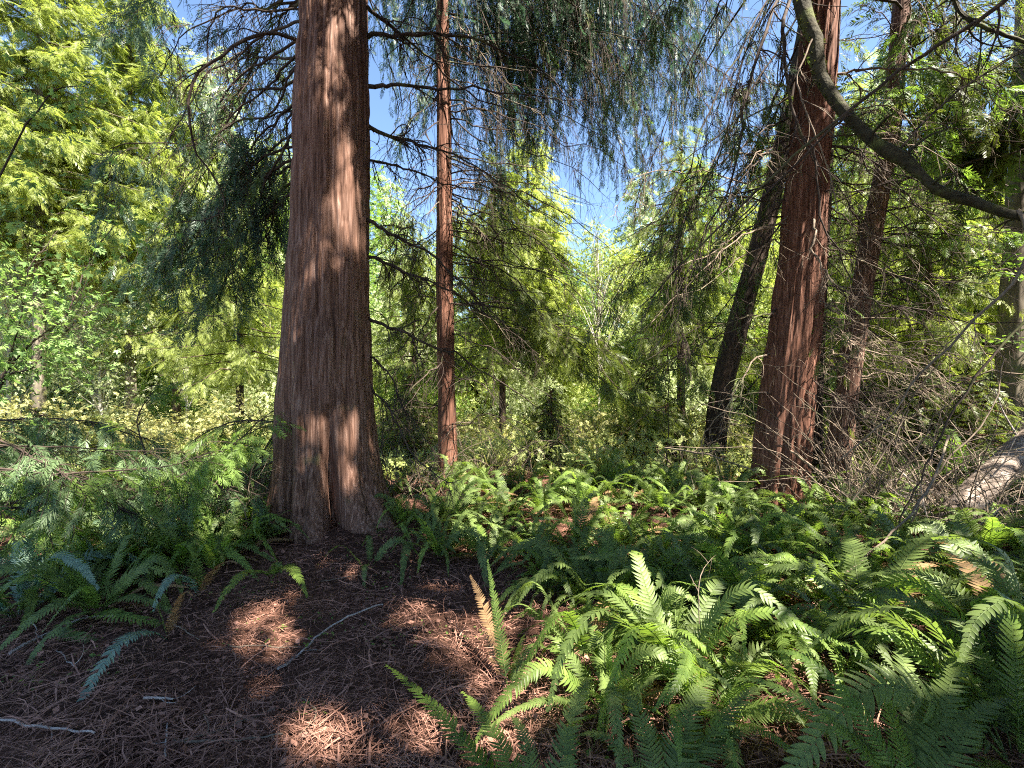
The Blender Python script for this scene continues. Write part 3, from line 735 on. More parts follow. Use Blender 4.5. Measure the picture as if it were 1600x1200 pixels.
    for i in range(16):
        py = rg.uniform(120, 620)
        p1 = at(1230 - rg.uniform(120, 330), py + rg.uniform(40, 200), 6.0 + rg.uniform(-1.0, 1.0))
        mb, P = limb(rand_limb(rg, at(1235, py, 6.1), p1, .08), .012, .003, 1880 + i, 14, (.2, .8), 1.0, k=4, n=16, wob=.05, sub=1)
        obj('branch', mb, M['limb'] if i % 3 else M['twig'], t, True)
    for i in range(24):
        py = rg.uniform(150, 640)
        p1 = at(1270 + rg.uniform(90, 330), py + rg.uniform(-40, 190), 6.0 + rg.uniform(-1.4, .6))
        mb, P = limb(rand_limb(rg, at(1262, py, 6.1), p1, .07), .012, .003, 2040 + i, 14, (.2, .8), .9, k=4, n=16, wob=.05, sub=1)
        obj('branch', mb, M['limb'] if i % 3 else M['twig'], t, True)
    # low living sprays at right of the trunk
    for i, (a, b) in enumerate([((1270, 510), (1400, 590)), ((1265, 560), (1480, 620)), ((1265, 540), (1330, 560)), ((1262, 590), (1420, 660)), ((1270, 470), (1360, 520)), ((1270, 530), (1520, 560))]):
        path = rand_limb(rg, at(*a, 6.1), at(*b, 5.2), .03)
        mb, P = limb(path, .010, .003, 680 + i, 6, (.2, .5), .6, wob=.03, sub=1)
        br = obj('branch', mb, M['twig'], t, True)
        obj('foliage', bough(path, 740 + i, 13, (.2, .55), .2, SPRAY_FINE, .5, every=.12, flat=1.2), M['cedar_olive'], br)
    cm, wm = crown_conifer(lambda z: (c[9][0] + .1 * (z - 6), c[9][1]), 7.0, 15, 4.4, 60, 45, .5, SPRAY, 13)
    cr = obj('crown', cm, M['cedar_dark'], t); obj('limbs', wm, M['limb'], cr)
cedar_right()

# ------------------------------------------------------------------ leaning and dark trunks round the right cedar
def leaning():
    # reddish leaning stem right of the cedar
    rows = [(1280, 1318, 800), (1286, 1320, 760), (1304, 1336, 640), (1324, 1354, 500), (1346, 1374, 380), (1372, 1398, 250), (1388, 1412, 100), (1402, 1424, -30), (1420, 1436, -300)]
    c, r = trunk_px(rows, 7.2)
    t = thing('leaning_cedar', 'thin reddish leaning cedar stem to the right of the rust brown cedar', 'tree', (c[0][0], c[0][1], 0))
    obj('trunk', bark_trunk(c, r, 80, 240, 23, .011, None, .1, .3), M['bark_red'], t, True)
    rg = rng_(51)
    for i in range(20):
        f = rg.uniform(.15, .95); k = f * 6; p0 = spline(c[:8], 100)[int(f * 99)]
        s = 1 if i % 4 else -1
        p1 = p0 + np.array([s * rg.uniform(.7, 2.4), rg.uniform(-1.4, .6), rg.uniform(-.3, .15)])
        path = rand_limb(rg, p0, p1, .05)
        mb, P = limb(path, .014, .003, 800 + i, 9, (.2, .6), .6, wob=.04, sub=1, k=4)
        br = obj('branch', mb, M['limb'], t, True)
        obj('foliage', bough(path, 830 + i, 10 if f < .4 else 17, (.25, .6), .24, SPRAY, .5, every=.13, flat=1.3), M['cedar_olive'] if i % 2 else M['midgreen'], br)
    for i in range(20):   # boughs that fill the top right of the picture
        p0 = spline(c[:9], 100)[60 + 2 * i]
        p1 = at(rg.uniform(1320, 1640), rg.uniform(-20, 320), rg.uniform(5.6, 8.2))
        path = rand_limb(rg, p0, p1, .05)
        mb, P = limb(path, .016, .003, 860 + i, 9, (.2, .6), .6, wob=.03, sub=1, k=4)
        br = obj('branch', mb, M['limb'], t, True)
        obj('foliage', bough(path, 960 + i, 13, (.3, .7), .26, SPRAY, .5, every=.13, flat=1.3), M['cedar_olive'] if i % 2 else M['midgreen'], br)
    cm, wm = crown_conifer(lambda z: (c[7][0] + .12 * (z - 6), c[7][1]), 8.6, 13.5, 3.0, 34, 47, .5, SPRAY, 7)
    cr = obj('crown', cm, M['cedar_olive'], t); obj('limbs', wm, M['limb'], cr)
    for i in range(62):
        p0 = spline(c[:8], 100)[int(rg.uniform(14, 96))]; s = 1 if rg.random() < .75 else -1
        p1 = p0 + np.array([s * rg.uniform(.6, 2.6), rg.uniform(-2.4, .8), rg.uniform(-.45, .35)])
        mb, P = limb(rand_limb(rg, p0, p1, .05), rg.uniform(.008, .018), .003, 1700 + i, 10, (.2, .7), .7, wob=.05, sub=1, k=4)
        obj('branch', mb, M['limb'] if i % 3 else M['twig'], t, True)
    # dark stem right behind the rust cedar
    rows = [(1245, 1285, 800), (1247, 1282, 700), (1252, 1283, 600), (1262, 1290, 450), (1276, 1300, 250), (1290, 1312, 0), (1300, 1318, -250)]
    c, r = trunk_px(rows, 7.6)
    t = thing('dark_cedar', 'dark shaded stem half hidden directly behind the rust brown cedar', 'tree', (c[0][0], c[0][1], 0))
    obj('trunk', bark_trunk(c, r, 64, 160, 29, .008), M['bark_dark'], t, True)
    for i in range(6):
        p0 = spline(c, 100)[20 + 8 * i]; p1 = p0 + np.array([rg.uniform(.5, 1.4), rg.uniform(-.3, .6), rg.uniform(-.3, .1)])
        mb, P = limb(rand_limb(rg, p0, p1, .04), .010, .002, 900 + i, 8, (.2, .5), .6, wob=.04, sub=1, k=4); obj('branch', mb, M['limb'], t, True)
    # dark leaning trunk further back on the left of the cedar
    rows = [(1092, 1132, 748), (1100, 1133, 715), (1106, 1138, 640), (1122, 1156, 560), (1150, 1182, 460), (1176, 1206, 370), (1198, 1226, 280), (1216, 1242, 200), (1240, 1262, 80), (1266, 1284, -60)]
    c, r = trunk_px(rows, 9.0)
    t = thing('leaning_dark_tree', 'dark trunk leaning right, behind the ferns left of the rust brown cedar', 'tree', (c[0][0], c[0][1], float(gz(c[0][0], c[0][1]))))
    obj('trunk', bark_trunk(c, r, 72, 200, 37, .012), M['bark_dark'], t, True)
    for i in range(16):
        f = rg.uniform(.1, .95); p0 = spline(c, 100)[int(f * 99)]; s = rg.choice([-1, 1])
        p1 = p0 + np.array([s * rg.uniform(.6, 1.8), rg.uniform(-.8, .8), rg.uniform(-.5, .3)])
        path = rand_limb(rg, p0, p1, .06)
        mb, P = limb(path, .014, .003, 920 + i, 8, (.2, .6), .8, wob=.05, sub=1, k=4)
        br = obj('branch', mb, M['limb'], t, True)
        obj('foliage', bough(path, 940 + i, 9, (.3, .7), .27, SPRAY, .8, every=.14), M['cedar_olive'], br)
    # grey trunk at the right edge
    rows = [(1552, 1600, 730), (1560, 1600, 640), (1565, 1602, 520), (1572, 1606, 400), (1580, 1612, 250), (1590, 1618, 50), (1600, 1622, -200)]
    c, r = trunk_px(rows, 8.6)
    t = thing('alder_tree', 'grey green trunk at the right edge beyond the fallen log', 'tree', (c[0][0], c[0][1], 0))
    obj('trunk', bark_trunk(c, r, 64, 160, 41, .008), M['bark_grey'], t, True)
    for i in range(8):
        p0 = spline(c, 100)[20 + 8 * i]; p1 = p0 + np.array([rg.choice([-1, 1]) * rg.uniform(.6, 2), rg.uniform(-1, .8), rg.uniform(-.1, .6)])
        path = rand_limb(rg, p0, p1, .04)
        mb, P = limb(path, .014, .003, 960 + i, 8, (.2, .6), .4, wob=.05, sub=1, k=4)
        br = obj('branch', mb, M['limb'], t, True)
        obj('foliage', bough(path, 970 + i, 14, (.3, .7), .11, LEAF, .4, every=.07), M['midgreen'], br)
leaning()

# ------------------------------------------------------------------ offshoot: mossy arching limb and crossing pole in the top right corner
def mossy_limb():
    P = [(1262, -120, 3.3), (1262, 0, 3.2), (1275, 70, 3.15), (1300, 125, 3.1), (1335, 180, 3.05), (1385, 232, 3.0), (1440, 272, 2.95), (1510, 312, 2.9), (1580, 332, 2.85), (1680, 330, 2.8)]
    path = spline([at(*q) for q in P], 90)
    rg = rng_(61)
    path = path + np.stack([np.interp(np.arange(90), np.arange(0, 91, 9), rg.normal(0, .022, 11)) for _ in range(3)], 1)
    rad = np.linspace(.046, .026, 90) * (1 + .10 * np.interp(np.arange(90), np.arange(0, 91, 5), rg.normal(0, 1.5, 19)))
    mb = tube(path, rad, 14)
    o = thing('mossy_limb', 'thick dark mossy limb arching down across the top right corner', 'branch', path[45])
    obj('limb', mb, M['moss_limb'], o, True)
    for q in range(9):
        i = 8 + q * 9; d = unit(rg.normal(0, 1, 3) + [0, 0, -.2]); l = rg.uniform(.08, .3)
        m2, _ = limb([path[i], path[i] + d * l * .6, path[i] + d * l + [0, 0, -.03]], .011, .004, 1020 + q, 3, (.05, .2), .6, n=8, k=5); obj('stub', m2, M['moss_limb'], o, True)
    # moss tufts on the limb
    i = rg.integers(0, 90, 5200); a = rg.uniform(0, 6.28, 5200)
    off = np.stack([np.cos(a), rg.normal(0, .3, 5200), np.sin(a)], -1)
    k = off[:, 2] > -.5
    mbm = MB(); pp = path[i] + unit(off) * rad[i][:, None] * .97
    scatter(QUAD, pp[k], (unit(off) + jit(rg, 5200, .5))[k], jit(rg, 5200)[k], rg.uniform(.008, .02, k.sum()), mbm)
    obj('moss', mbm, M['moss'], o)
    for j, (p, r0, tw) in enumerate([([(1590, 332, 2.85), (1598, 355, 2.8), (1594, 400, 2.8), (1560, 460, 2.85), (1500, 520, 2.95), (1430, 590, 3.1), (1390, 650, 3.2), (1310, 720, 3.4)], .013, 12),
                                     ([(1330, 175, 3.05), (1300, 200, 3.0), (1210, 290, 3.1), (1110, 385, 3.3)], .010, 6),
                                     ([(1400, 240, 3.0), (1470, 170, 3.0), (1560, 110, 3.0), (1640, 60, 3.0)], .008, 8),
                                     ([(1270, 60, 3.15), (1250, 120, 3.1), (1268, 190, 3.1), (1290, 250, 3.1), (1310, 330, 3.2)], .006, 5)]):
        mb, _ = limb([at(*q) for q in p], r0, .004, 1000 + j, tw, (.12, .4), .5, wob=.02)
        obj('branch', mb, M['twig'] if j in (0, 3) else M['limb'], o, True)
    mb, _ = limb([at(*q) for q in [(1640, -60, 2.7), (1540, 20, 2.75), (1420, 100, 2.85), (1300, 190, 2.95), (1180, 300, 3.1), (1060, 420, 3.3), (1000, 480, 3.4)]], .016, .004, 1010, 12, (.1, .4), .4, wob=.012, n=40)
    solo('bare_branch', mb, M['limb'], 'straight bare dark branch slanting down leftwards across the mossy limb', 'branch', at(1300, 190, 2.95))
    mb, _ = limb([at(*q) for q in [(1480, -60, 3.4), (1500, 5, 3.4), (1530, 40, 3.3), (1600, 65, 3.3), (1680, 100, 3.3)]], .02, .01, 1011, 12, (.1, .4), .4)
    solo('bare_branch', mb, M['moss_limb'], 'short dark branch in the top right corner above the arching mossy limb', 'branch', at(1530, 40, 3.3))
mossy_limb()

# ------------------------------------------------------------------ unseen canopy trees added beside and behind the camera to shade the grove
def shade_tree(loc, label, seed, z0, z1, rad, n, r0):
    t = thing('cedar_tree', label, 'tree', (*loc, 0), 'unseen cedars added to shade the grove')
    c = [np.array([loc[0], loc[1], z]) for z in np.linspace(-.2, z1, 6)]
    obj('trunk', bark_trunk(c, [r0 * 1.25, r0, r0 * .85, r0 * .65, r0 * .4, .04], 60, 120, seed, .012), M['bark_rust'], t, True)
    cm, wm = crown_conifer(lambda z: loc, z0, z1, rad, n, seed, .52, dens=30, topless=True)
    cr = obj('crown', cm, M['cedar_dark'], t); obj('limbs', wm, M['limb'], cr)
shade_tree((10.6, 1.8), 'unseen cedar added for shade to the right of the mossy limb, outside the view', 71, 5.0, 15, 5.0, 64, .35)
shade_tree((3.6, -2.2), 'unseen cedar added for shade behind the viewer beyond the fern bed', 72, 5.5, 15, 5.2, 70, .35)
shade_tree((5.2, .3), 'unseen cedar added for shade just to the right of the viewer', 75, 6.2, 14, 4.4, 64, .3)
shade_tree((13.0, -3.0), 'unseen cedar added for shade furthest to the right and behind the viewer', 73, 5.5, 18, 5.5, 54, .4)
shade_tree((8.8, -6.5), 'unseen cedar added for shade furthest behind the viewer', 74, 7, 19, 5.5, 50, .4)

# ------------------------------------------------------------------ background trees
def broad_tree(root, h, crown_r, z0, n_clump, n_leaf, leaf_s, seed, m_leaf, m_bark, r0=.1, T=None):
    n_leaf = int(n_leaf / 6); leaf_s = leaf_s * 2.6
    rg = rng_(seed); tr = MB(); cr = MB()
    top = np.array([rg.normal(0, .2), rg.normal(0, .2), h * .95])
    P = spline([np.zeros(3) - [0, 0, .2], [rg.normal(0, .08), rg.normal(0, .08), h * .4], top], 14)
    tube(P, np.linspace(r0, r0 * .2, 14), 8, tr)
    PP, DD, NN = [], [], []
    for i in range(n_clump):
        f = rg.random(); z = z0 + (h - z0) * f
        rr = crown_r * (math.sin(math.pi * min(1, .18 + .80 * f)) ** .7) * rg.uniform(.35, 1.08); a = rg.uniform(0, 6.28)
        b = P[min(13, int(13 * max(.15, (z / h) - .12)))]
        e = np.array([b[0] + rr * math.cos(a), b[1] + rr * math.sin(a), z + rg.normal(0, .15)])
        lp = spline([b, (b + e) / 2 + np.array([0, 0, .12 * rr]), e], 6)
        tube(lp, np.linspace(r0 * .28, r0 * .06, 6), 4, tr)
        n = int(n_leaf / n_clump * rg.uniform(.5, 1.5)); sz = crown_r * rg.uniform(.13, .30)
        q = rg.normal(0, 1, (n, 3)) * np.array([1, 1, .6]) * sz + e
        PP.append(q); dd = unit(q - e) + np.array([0, 0, -.35]); DD.append(dd + jit(rg, n, .5)); NN.append(np.array([0, 0, .9]) + jit(rg, n, .55))
    P_, D_, N_ = np.concatenate(PP), np.concatenate(DD), np.concatenate(NN)
    S_ = leaf_s * rg.uniform(.6, 1.3, len(P_))
    for q in range(3): scatter(SHOOT[q], P_[q::3], D_[q::3], N_[q::3], S_[q::3], cr)
    obj('trunk', tr.mesh('trunk', smooth=True), m_bark, root); obj('crown', cr.mesh('crown'), m_leaf, root)

def conifer_tree(root, h, rad, z0, n_limb, seed, m_leaf, m_bark, r0=.14, ss=.5, dens=7, T=SPRAY_COARSE, hang=.5):
    rg = rng_(seed); tr = MB()
    P = spline([[0, 0, -.2], [0.05, 0, h * .5], [0, 0, h]], 12); tube(P, np.linspace(r0, .015, 12), 8, tr)
    mb = MB()
    global LP, LR
    for i in range(n_limb):
        f = (i + rg.random()) / n_limb; z = z0 + (h - z0) * f; a = i * 2.4 + rg.normal(0, .4)
        L = rad * (1 - f) ** .75 * rg.uniform(.65, 1.15) + .12
        o = np.array([0, 0, z]); e = o + np.array([math.cos(a) * L, math.sin(a) * L, -.22 * L + .1])
        path = rand_limb(rg, o, e, .05); tube(spline(path, 6), np.linspace(.03, .006, 6), 4, tr)
        Q = spline(path, 12); nt = max(3, int(dens * L)); PP, DD = [], []
        for _ in range(nt):
            t = rg.uniform(.1, 1); p = Q[int(t * 11)]; d = unit(e - o) + rg.normal(0, .7, 3) * [1, 1, .4] + [0, 0, -hang * .6]
            for j in range(3): PP.append(p + unit(d) * ss * .4 * j + rg.normal(0, .05, 3)); DD.append(d + rg.normal(0, .35, 3) + [0, 0, -hang * .3 * j])
        n = len(PP); scatter(T[i % 3], np.array(PP), np.array(DD), np.array([0, 0, 1.0]) + jit(rg, n, .4), ss * rg.uniform(.6, 1.2, n), mb)
    obj('trunk', tr.mesh('trunk', smooth=True), m_bark, root); obj('crown', mb.mesh('crown'), m_leaf, root)

def gpos(px, Y):
    x = (px - 800) / FPX * Y; return np.array([x, Y, float(gz(x, Y)) - .03])

KINDS = {}
def plant(kind, px, Y, sc, label, cat='tree', group=None, rot=None):
    loc = gpos(px, Y)
    name = {'conifer_olive': 'conifer_tree', 'conifer_yg': 'conifer_tree', 'conifer_high': 'conifer_tree', 'conifer_pale': 'pale_conifer', 'conifer_mid': 'conifer_tree', 'broad_lime': 'leafy_tree', 'broad_yg': 'leafy_tree', 'broad_pale': 'leafy_tree', 'broad_mid': 'leafy_tree', 'birch': 'birch_tree',
            'shrub_lime': 'leafy_shrub', 'shrub_mid': 'leafy_shrub', 'shrub_pale': 'leafy_shrub', 'shrub_tan': 'dry_shrub', 'young_cedar': 'young_cedar', 'conifer_dark': 'conifer_tree'}[kind]
    rz = (px * 7.3 + Y * 3.1) % 6.28 if rot is None else rot
    if kind in KINDS: 
        r = dup(KINDS[kind], loc, rz, sc, label)
        if group: r['group'] = group
        return r
    r = thing(name, label, cat, loc, group); KINDS[kind] = r; r.rotation_euler = (0, 0, rz); r.scale = (sc,) * 3
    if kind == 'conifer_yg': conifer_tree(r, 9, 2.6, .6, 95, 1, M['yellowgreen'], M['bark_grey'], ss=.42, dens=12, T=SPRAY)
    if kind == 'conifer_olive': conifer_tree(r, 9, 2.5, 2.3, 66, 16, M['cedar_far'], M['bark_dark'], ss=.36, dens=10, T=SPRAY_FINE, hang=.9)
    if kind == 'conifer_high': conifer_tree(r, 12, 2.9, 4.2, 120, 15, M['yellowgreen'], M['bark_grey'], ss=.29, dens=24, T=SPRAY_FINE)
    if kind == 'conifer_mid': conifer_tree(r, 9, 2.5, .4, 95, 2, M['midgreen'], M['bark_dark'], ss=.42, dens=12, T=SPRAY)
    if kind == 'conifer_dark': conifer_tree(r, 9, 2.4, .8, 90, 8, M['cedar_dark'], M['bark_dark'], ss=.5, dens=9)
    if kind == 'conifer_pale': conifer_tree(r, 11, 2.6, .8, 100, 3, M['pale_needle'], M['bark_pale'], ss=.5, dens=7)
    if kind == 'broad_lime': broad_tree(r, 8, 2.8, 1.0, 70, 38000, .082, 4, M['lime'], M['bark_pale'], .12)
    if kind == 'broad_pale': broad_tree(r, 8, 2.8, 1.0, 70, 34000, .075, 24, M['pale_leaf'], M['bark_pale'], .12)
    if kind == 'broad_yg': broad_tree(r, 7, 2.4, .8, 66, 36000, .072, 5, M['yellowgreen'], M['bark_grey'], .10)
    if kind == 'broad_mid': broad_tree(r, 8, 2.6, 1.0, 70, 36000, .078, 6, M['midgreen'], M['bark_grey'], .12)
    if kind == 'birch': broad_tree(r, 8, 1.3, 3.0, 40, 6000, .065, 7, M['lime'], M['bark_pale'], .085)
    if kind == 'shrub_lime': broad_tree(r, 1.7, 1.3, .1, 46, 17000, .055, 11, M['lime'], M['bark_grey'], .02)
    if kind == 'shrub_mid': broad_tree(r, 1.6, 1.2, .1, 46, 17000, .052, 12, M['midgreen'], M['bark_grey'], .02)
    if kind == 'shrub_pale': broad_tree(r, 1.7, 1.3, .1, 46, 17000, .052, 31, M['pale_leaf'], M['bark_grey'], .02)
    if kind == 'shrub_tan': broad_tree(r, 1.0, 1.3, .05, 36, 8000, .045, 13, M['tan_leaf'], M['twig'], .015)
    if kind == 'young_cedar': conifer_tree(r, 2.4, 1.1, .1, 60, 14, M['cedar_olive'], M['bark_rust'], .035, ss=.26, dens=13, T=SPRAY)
    return r

TREES = [
    ('conifer_high', 60, 10.5, 1.0, 'tall yellow green conifer filling the top left corner of the view'),
    ('conifer_high', 205, 12.5, 1.05, 'yellow green conifer left of the cedar boughs, second from the left edge'),
    ('conifer_pale', 30, 16.0, 1.0, 'pale glare whitened conifer low behind the left edge with grey bare stems'),
    ('conifer_pale', -90, 14.0, 1.0, 'pale conifer cut by the left edge of the view'),
    ('conifer_pale', 330, 22, 1.4, 'pale conifer seen through the hanging boughs left of the massive cedar'),
    ('conifer_mid', 395, 19, .80, 'green conifer directly left of the massive cedar trunk in the distance'),
    ('broad_pale', 20, 11.8, .62, 'pale sunlit leafy tree at the left edge in front of the grey stems'),
    ('broad_pale', 160, 12.2, .5, 'pale sunlit leafy tree left of the slender pale stem'),
    ('broad_pale', 120, 15.0, .85, 'light green leafy tree low at the left beyond the clearing'),
    ('broad_pale', 250, 18, .8, 'light green leafy tree behind the dark hanging boughs at left'),
    ('broad_yg', 420, 15, .6, 'small yellow green tree at the left side of the massive cedar'),
    ('broad_pale', 640, 16, .62, 'pale leafy tree between the massive cedar and the slim cedar'),
    ('conifer_yg', 825, 15.5, 1.0, 'pointed yellow green conifer in the middle of the view right of the slim cedar'),
    ('broad_yg', 745, 18, .95, 'yellow green tree directly behind the slim cedar'),
    ('broad_mid', 890, 17.5, .62, 'rounded green tree right of the pointed yellow green conifer'),
    ('birch', 935, 14.5, .75, 'thin pale birch with upswept twigs in the gap at the middle'),
    ('broad_yg', 965, 19, .8, 'bright yellow tree behind the thin pale birch'),
    ('broad_lime', 1030, 21, .75, 'light green tree right of the thin pale birch'),
    ('conifer_mid', 1080, 16, .92, 'green conifer left of the leaning dark trunk'),
    ('broad_yg', 1160, 17, .95, 'yellow green tree seen behind the leaning dark trunk'),
    ('broad_lime', 1235, 22, .85, 'light green tree behind the rust brown cedar'),
    ('conifer_yg', 1330, 14.5, .75, 'yellow green conifer between the rust cedar and the thin leaning stem'),
    ('broad_mid', 1400, 16, .95, 'green leafy tree right of the thin leaning stem'),
    ('broad_lime', 1475, 19, .9, 'light green leafy tree below the arching mossy limb in the distance'),
    ('conifer_mid', 1555, 15, .95, 'green conifer behind the grey trunk at the right edge'),
    ('broad_yg', 1640, 14, .9, 'yellow green tree cut by the right edge of the view'),
    ('birch', 292, 11.5, .35, 'slender pale stem standing in the clearing left of the massive cedar'),
    ('birch', 1430, 12.5, .8, 'thin pale birch right of the thin leaning stem, behind the twig tangle'),
    ('broad_mid', 560, 21, .75, 'green tree hidden mostly behind the massive cedar trunk'),
    ('conifer_dark', 1500, 11.5, .60, 'dark conifer behind the twig tangle at right'),
    ('conifer_olive', 785, 11.6, .70, 'olive green cedar just right of the slim cedar at the back of the ferns'),
    ('conifer_olive', 645, 12.6, .62, 'olive green cedar in the gap between the massive cedar and the slim cedar'),
    ('conifer_olive', 1065, 10.8, .80, 'olive green cedar just left of the leaning dark trunk'),
    ('conifer_olive', 1455, 10.2, .85, 'olive green cedar behind the twig tangle, right of the thin leaning stem'),
    ('conifer_olive', 1345, 12.5, 1.0, 'olive green cedar behind the thin leaning stem'),
    ('conifer_olive', 1600, 11.0, 1.1, 'olive green cedar behind the grey trunk at the right edge, in shade'),
    ('conifer_olive', 375, 11.0, .72, 'olive green cedar left of the massive cedar under the hanging boughs'),
    ('conifer_olive', 275, 12.8, .85, 'olive green cedar behind the slender pale stem'),
    ('conifer_mid', -250, 13, 1.0, 'green conifer outside the left edge'),
]
ROW = [(-330, 'outside the left edge'), (-170, 'at the far left'), (-60, 'behind the left edge'), (40, 'behind the pale tree at left'), (150, 'behind the yellow green conifers at left'), (260, 'behind the slender pale stem'), (350, 'behind the hanging boughs'), (430, 'left of the massive trunk'),
       (520, 'behind the massive trunk'), (610, 'right of the massive trunk'), (690, 'behind the slim cedar'), (770, 'right of the slim cedar'), (850, 'behind the pointed conifer'), (925, 'behind the thin pale birch'), (1000, 'right of the thin pale birch'), (1075, 'left of the leaning dark trunk'),
       (1145, 'behind the leaning dark trunk'), (1215, 'left of the rust cedar'), (1290, 'right of the rust cedar'), (1365, 'behind the thin leaning stem'), (1440, 'under the mossy limb'), (1520, 'left of the grey edge trunk'), (1600, 'behind the grey edge trunk'), (1700, 'outside the right edge')]
for i, (px, where) in enumerate(ROW):
    k = ('conifer_mid', 'broad_lime', 'conifer_yg', 'broad_mid', 'conifer_pale')[i % 5]
    mid = 560 < px < 1180
    TREES.append((k, px, 27 + (i * 2.3) % 6, (.95 if mid else 1.5) + .25 * ((i * .41) % 1), f"tall {'needled' if 'con' in k else 'leafy'} tree in the farthest row {where}"))
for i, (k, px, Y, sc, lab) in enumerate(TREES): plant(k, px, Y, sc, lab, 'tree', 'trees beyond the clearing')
rgb = rng_(91)
SH = [(-60, 'at the far left edge'), (70, 'right of the far left edge'), (170, 'left of the slender pale stem'), (255, 'just left of the slender pale stem'), (345, 'just right of the slender pale stem'), (410, 'against the left of the massive cedar'),
      (600, 'against the right of the massive cedar'), (655, 'just left of the slim cedar'), (745, 'just right of the slim cedar'), (815, 'under the pointed conifer'), (880, 'left of the thin pale birch'), (960, 'right of the thin pale birch'),
      (1035, 'halfway from the birch to the leaning dark trunk'), (1090, 'just left of the leaning dark trunk'), (1160, 'between the leaning dark trunk and the rust cedar'), (1320, 'by the thin leaning stem'), (1400, 'behind the twig tangle'),
      (1480, 'behind the twig tangle, further right'), (1560, 'by the grey trunk at the right edge')]
for i, (px, where) in enumerate(SH):
    k = ('shrub_lime', 'shrub_pale', 'shrub_lime', 'shrub_mid')[i % 4]
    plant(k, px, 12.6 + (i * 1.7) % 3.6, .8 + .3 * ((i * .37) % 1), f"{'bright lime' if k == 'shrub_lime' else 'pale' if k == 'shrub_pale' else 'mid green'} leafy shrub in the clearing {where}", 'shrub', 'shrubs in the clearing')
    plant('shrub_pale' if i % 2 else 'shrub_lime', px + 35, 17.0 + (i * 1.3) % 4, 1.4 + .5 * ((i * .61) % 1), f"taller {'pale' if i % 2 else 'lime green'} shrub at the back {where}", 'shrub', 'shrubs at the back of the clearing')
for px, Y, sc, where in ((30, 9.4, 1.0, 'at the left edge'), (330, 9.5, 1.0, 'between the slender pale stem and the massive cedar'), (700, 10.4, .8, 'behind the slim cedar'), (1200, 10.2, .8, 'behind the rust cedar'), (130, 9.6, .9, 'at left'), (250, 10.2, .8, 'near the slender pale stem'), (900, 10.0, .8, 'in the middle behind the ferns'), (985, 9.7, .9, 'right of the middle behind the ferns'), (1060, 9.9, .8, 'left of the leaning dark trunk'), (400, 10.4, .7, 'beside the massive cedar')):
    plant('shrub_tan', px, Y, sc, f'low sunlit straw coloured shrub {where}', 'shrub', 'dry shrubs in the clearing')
for px, Y, sc, where in ((860, 8.6, .55, 'right of the slim cedar'), (640, 9.2, .7, 'between the massive cedar and the slim cedar'), (1010, 9.3, .8, 'in the shade left of the leaning dark trunk'), (1040, 8.6, .5, 'at the back of the ferns'), (1440, 8.0, .75, 'behind the twig tangle at right'), (1520, 7.4, .7, 'behind the fallen log'), (1345, 8.3, .7, 'behind the thin leaning stem'),
                         (55, 6.2, .5, 'at the left edge'), (150, 5.4, .35, 'among the low boughs at left')):
    plant('young_cedar', px, Y, sc, f'young feathery cedar sapling {where}', 'sapling', 'cedar saplings')

def undergrowth():
    rg = rng_(93); mb = MB()
    n = 30000
    y = 7.2 + 17 * rg.random(n) ** 1.3; x = rg.uniform(-1.3, 1.3, n) * y
    k = vnoise(x * 1.1, y * 1.1) + .4 * vnoise(x * 4, y * 4) > rg.uniform(.2, .9, n); x, y = x[k], y[k]; n = len(x)
    z = gz(x, y) + rg.random(n) ** 1.5 * (.15 + .55 * vnoise(x * .9 + 5, y * .9))
    leaves(SHOOT, np.stack([x, y, z], -1), np.array([0, 0, .45]) + jit(rg, n, .6), np.array([0, 0, 1.0]) + jit(rg, n, .6), rg.uniform(.09, .24, n), mb, carve=False)
    o = obj('undergrowth', mb, M['meadow_leaf']); tag(o, 'low bright leafy undergrowth spread over the sunny clearing', 'undergrowth', kind='stuff')
    mb = MB(); n = 16000
    y = 7.6 + 12 * rg.random(n) ** 1.2; x = rg.uniform(-1.2, 1.2, n) * y
    scatter(BLADE, np.stack([x, y, gz(x, y)], -1), np.array([0, 0, 1.0]) + jit(rg, n, .35), jit(rg, n), rg.uniform(.15, .5, n), mb)
    o = obj('dry_grass', mb, M['tan_leaf']); tag(o, 'pale dry grass standing in the sunny clearing', 'grass', kind='stuff')
undergrowth()

# ------------------------------------------------------------------ vine maple and low boughs at the left
def vine_maple():
    base = on_ground(-60, 760); 
    t = thing('vine_maple', 'slender vine maple with small lobed green leaves at the left edge', 'shrub', base)
    B = [([(-60, 760, 4.6), (0, 600, 4.5), (45, 545, 4.5), (90, 490, 4.5), (130, 410, 4.6), (180, 350, 4.8)], .016, 16), ([(-50, 740, 4.6), (10, 600, 4.5), (60, 575, 4.5), (110, 520, 4.6), (160, 470, 4.8)], .012, 14),
         ([(-60, 760, 4.6), (-50, 500, 4.4), (-20, 300, 4.3), (60, 160, 4.4), (140, 130, 4.6)], .018, 18), ([(0, 600, 4.5), (30, 500, 4.3), (40, 430, 4.2), (90, 360, 4.3)], .009, 12)]
    rg = rng_(66)
    for i, (p, r0, tw) in enumerate(B):
        path = [at(*q) for q in p]; mb, P = limb(path, r0, .003, 1100 + i, tw, (.2, .6), .1, wob=.02, sub=1)
        br = obj('stem', mb, M['limb'], t, True)
        mb = MB(); n = 420; k = rg.integers(5, 22, n)
        pp = P[np.minimum(k, len(P) - 1)] + jit(rg, n, 1) * [.28, .3, .20]
        leaves(MAPLE, pp, jit(rg, n, .8) + [0, 0, -.3], np.array([0, 0, 1.0]) + jit(rg, n, .35), rg.uniform(.04, .08, n), mb)
        obj('leaves', mb, M['maple'], br)
vine_maple()

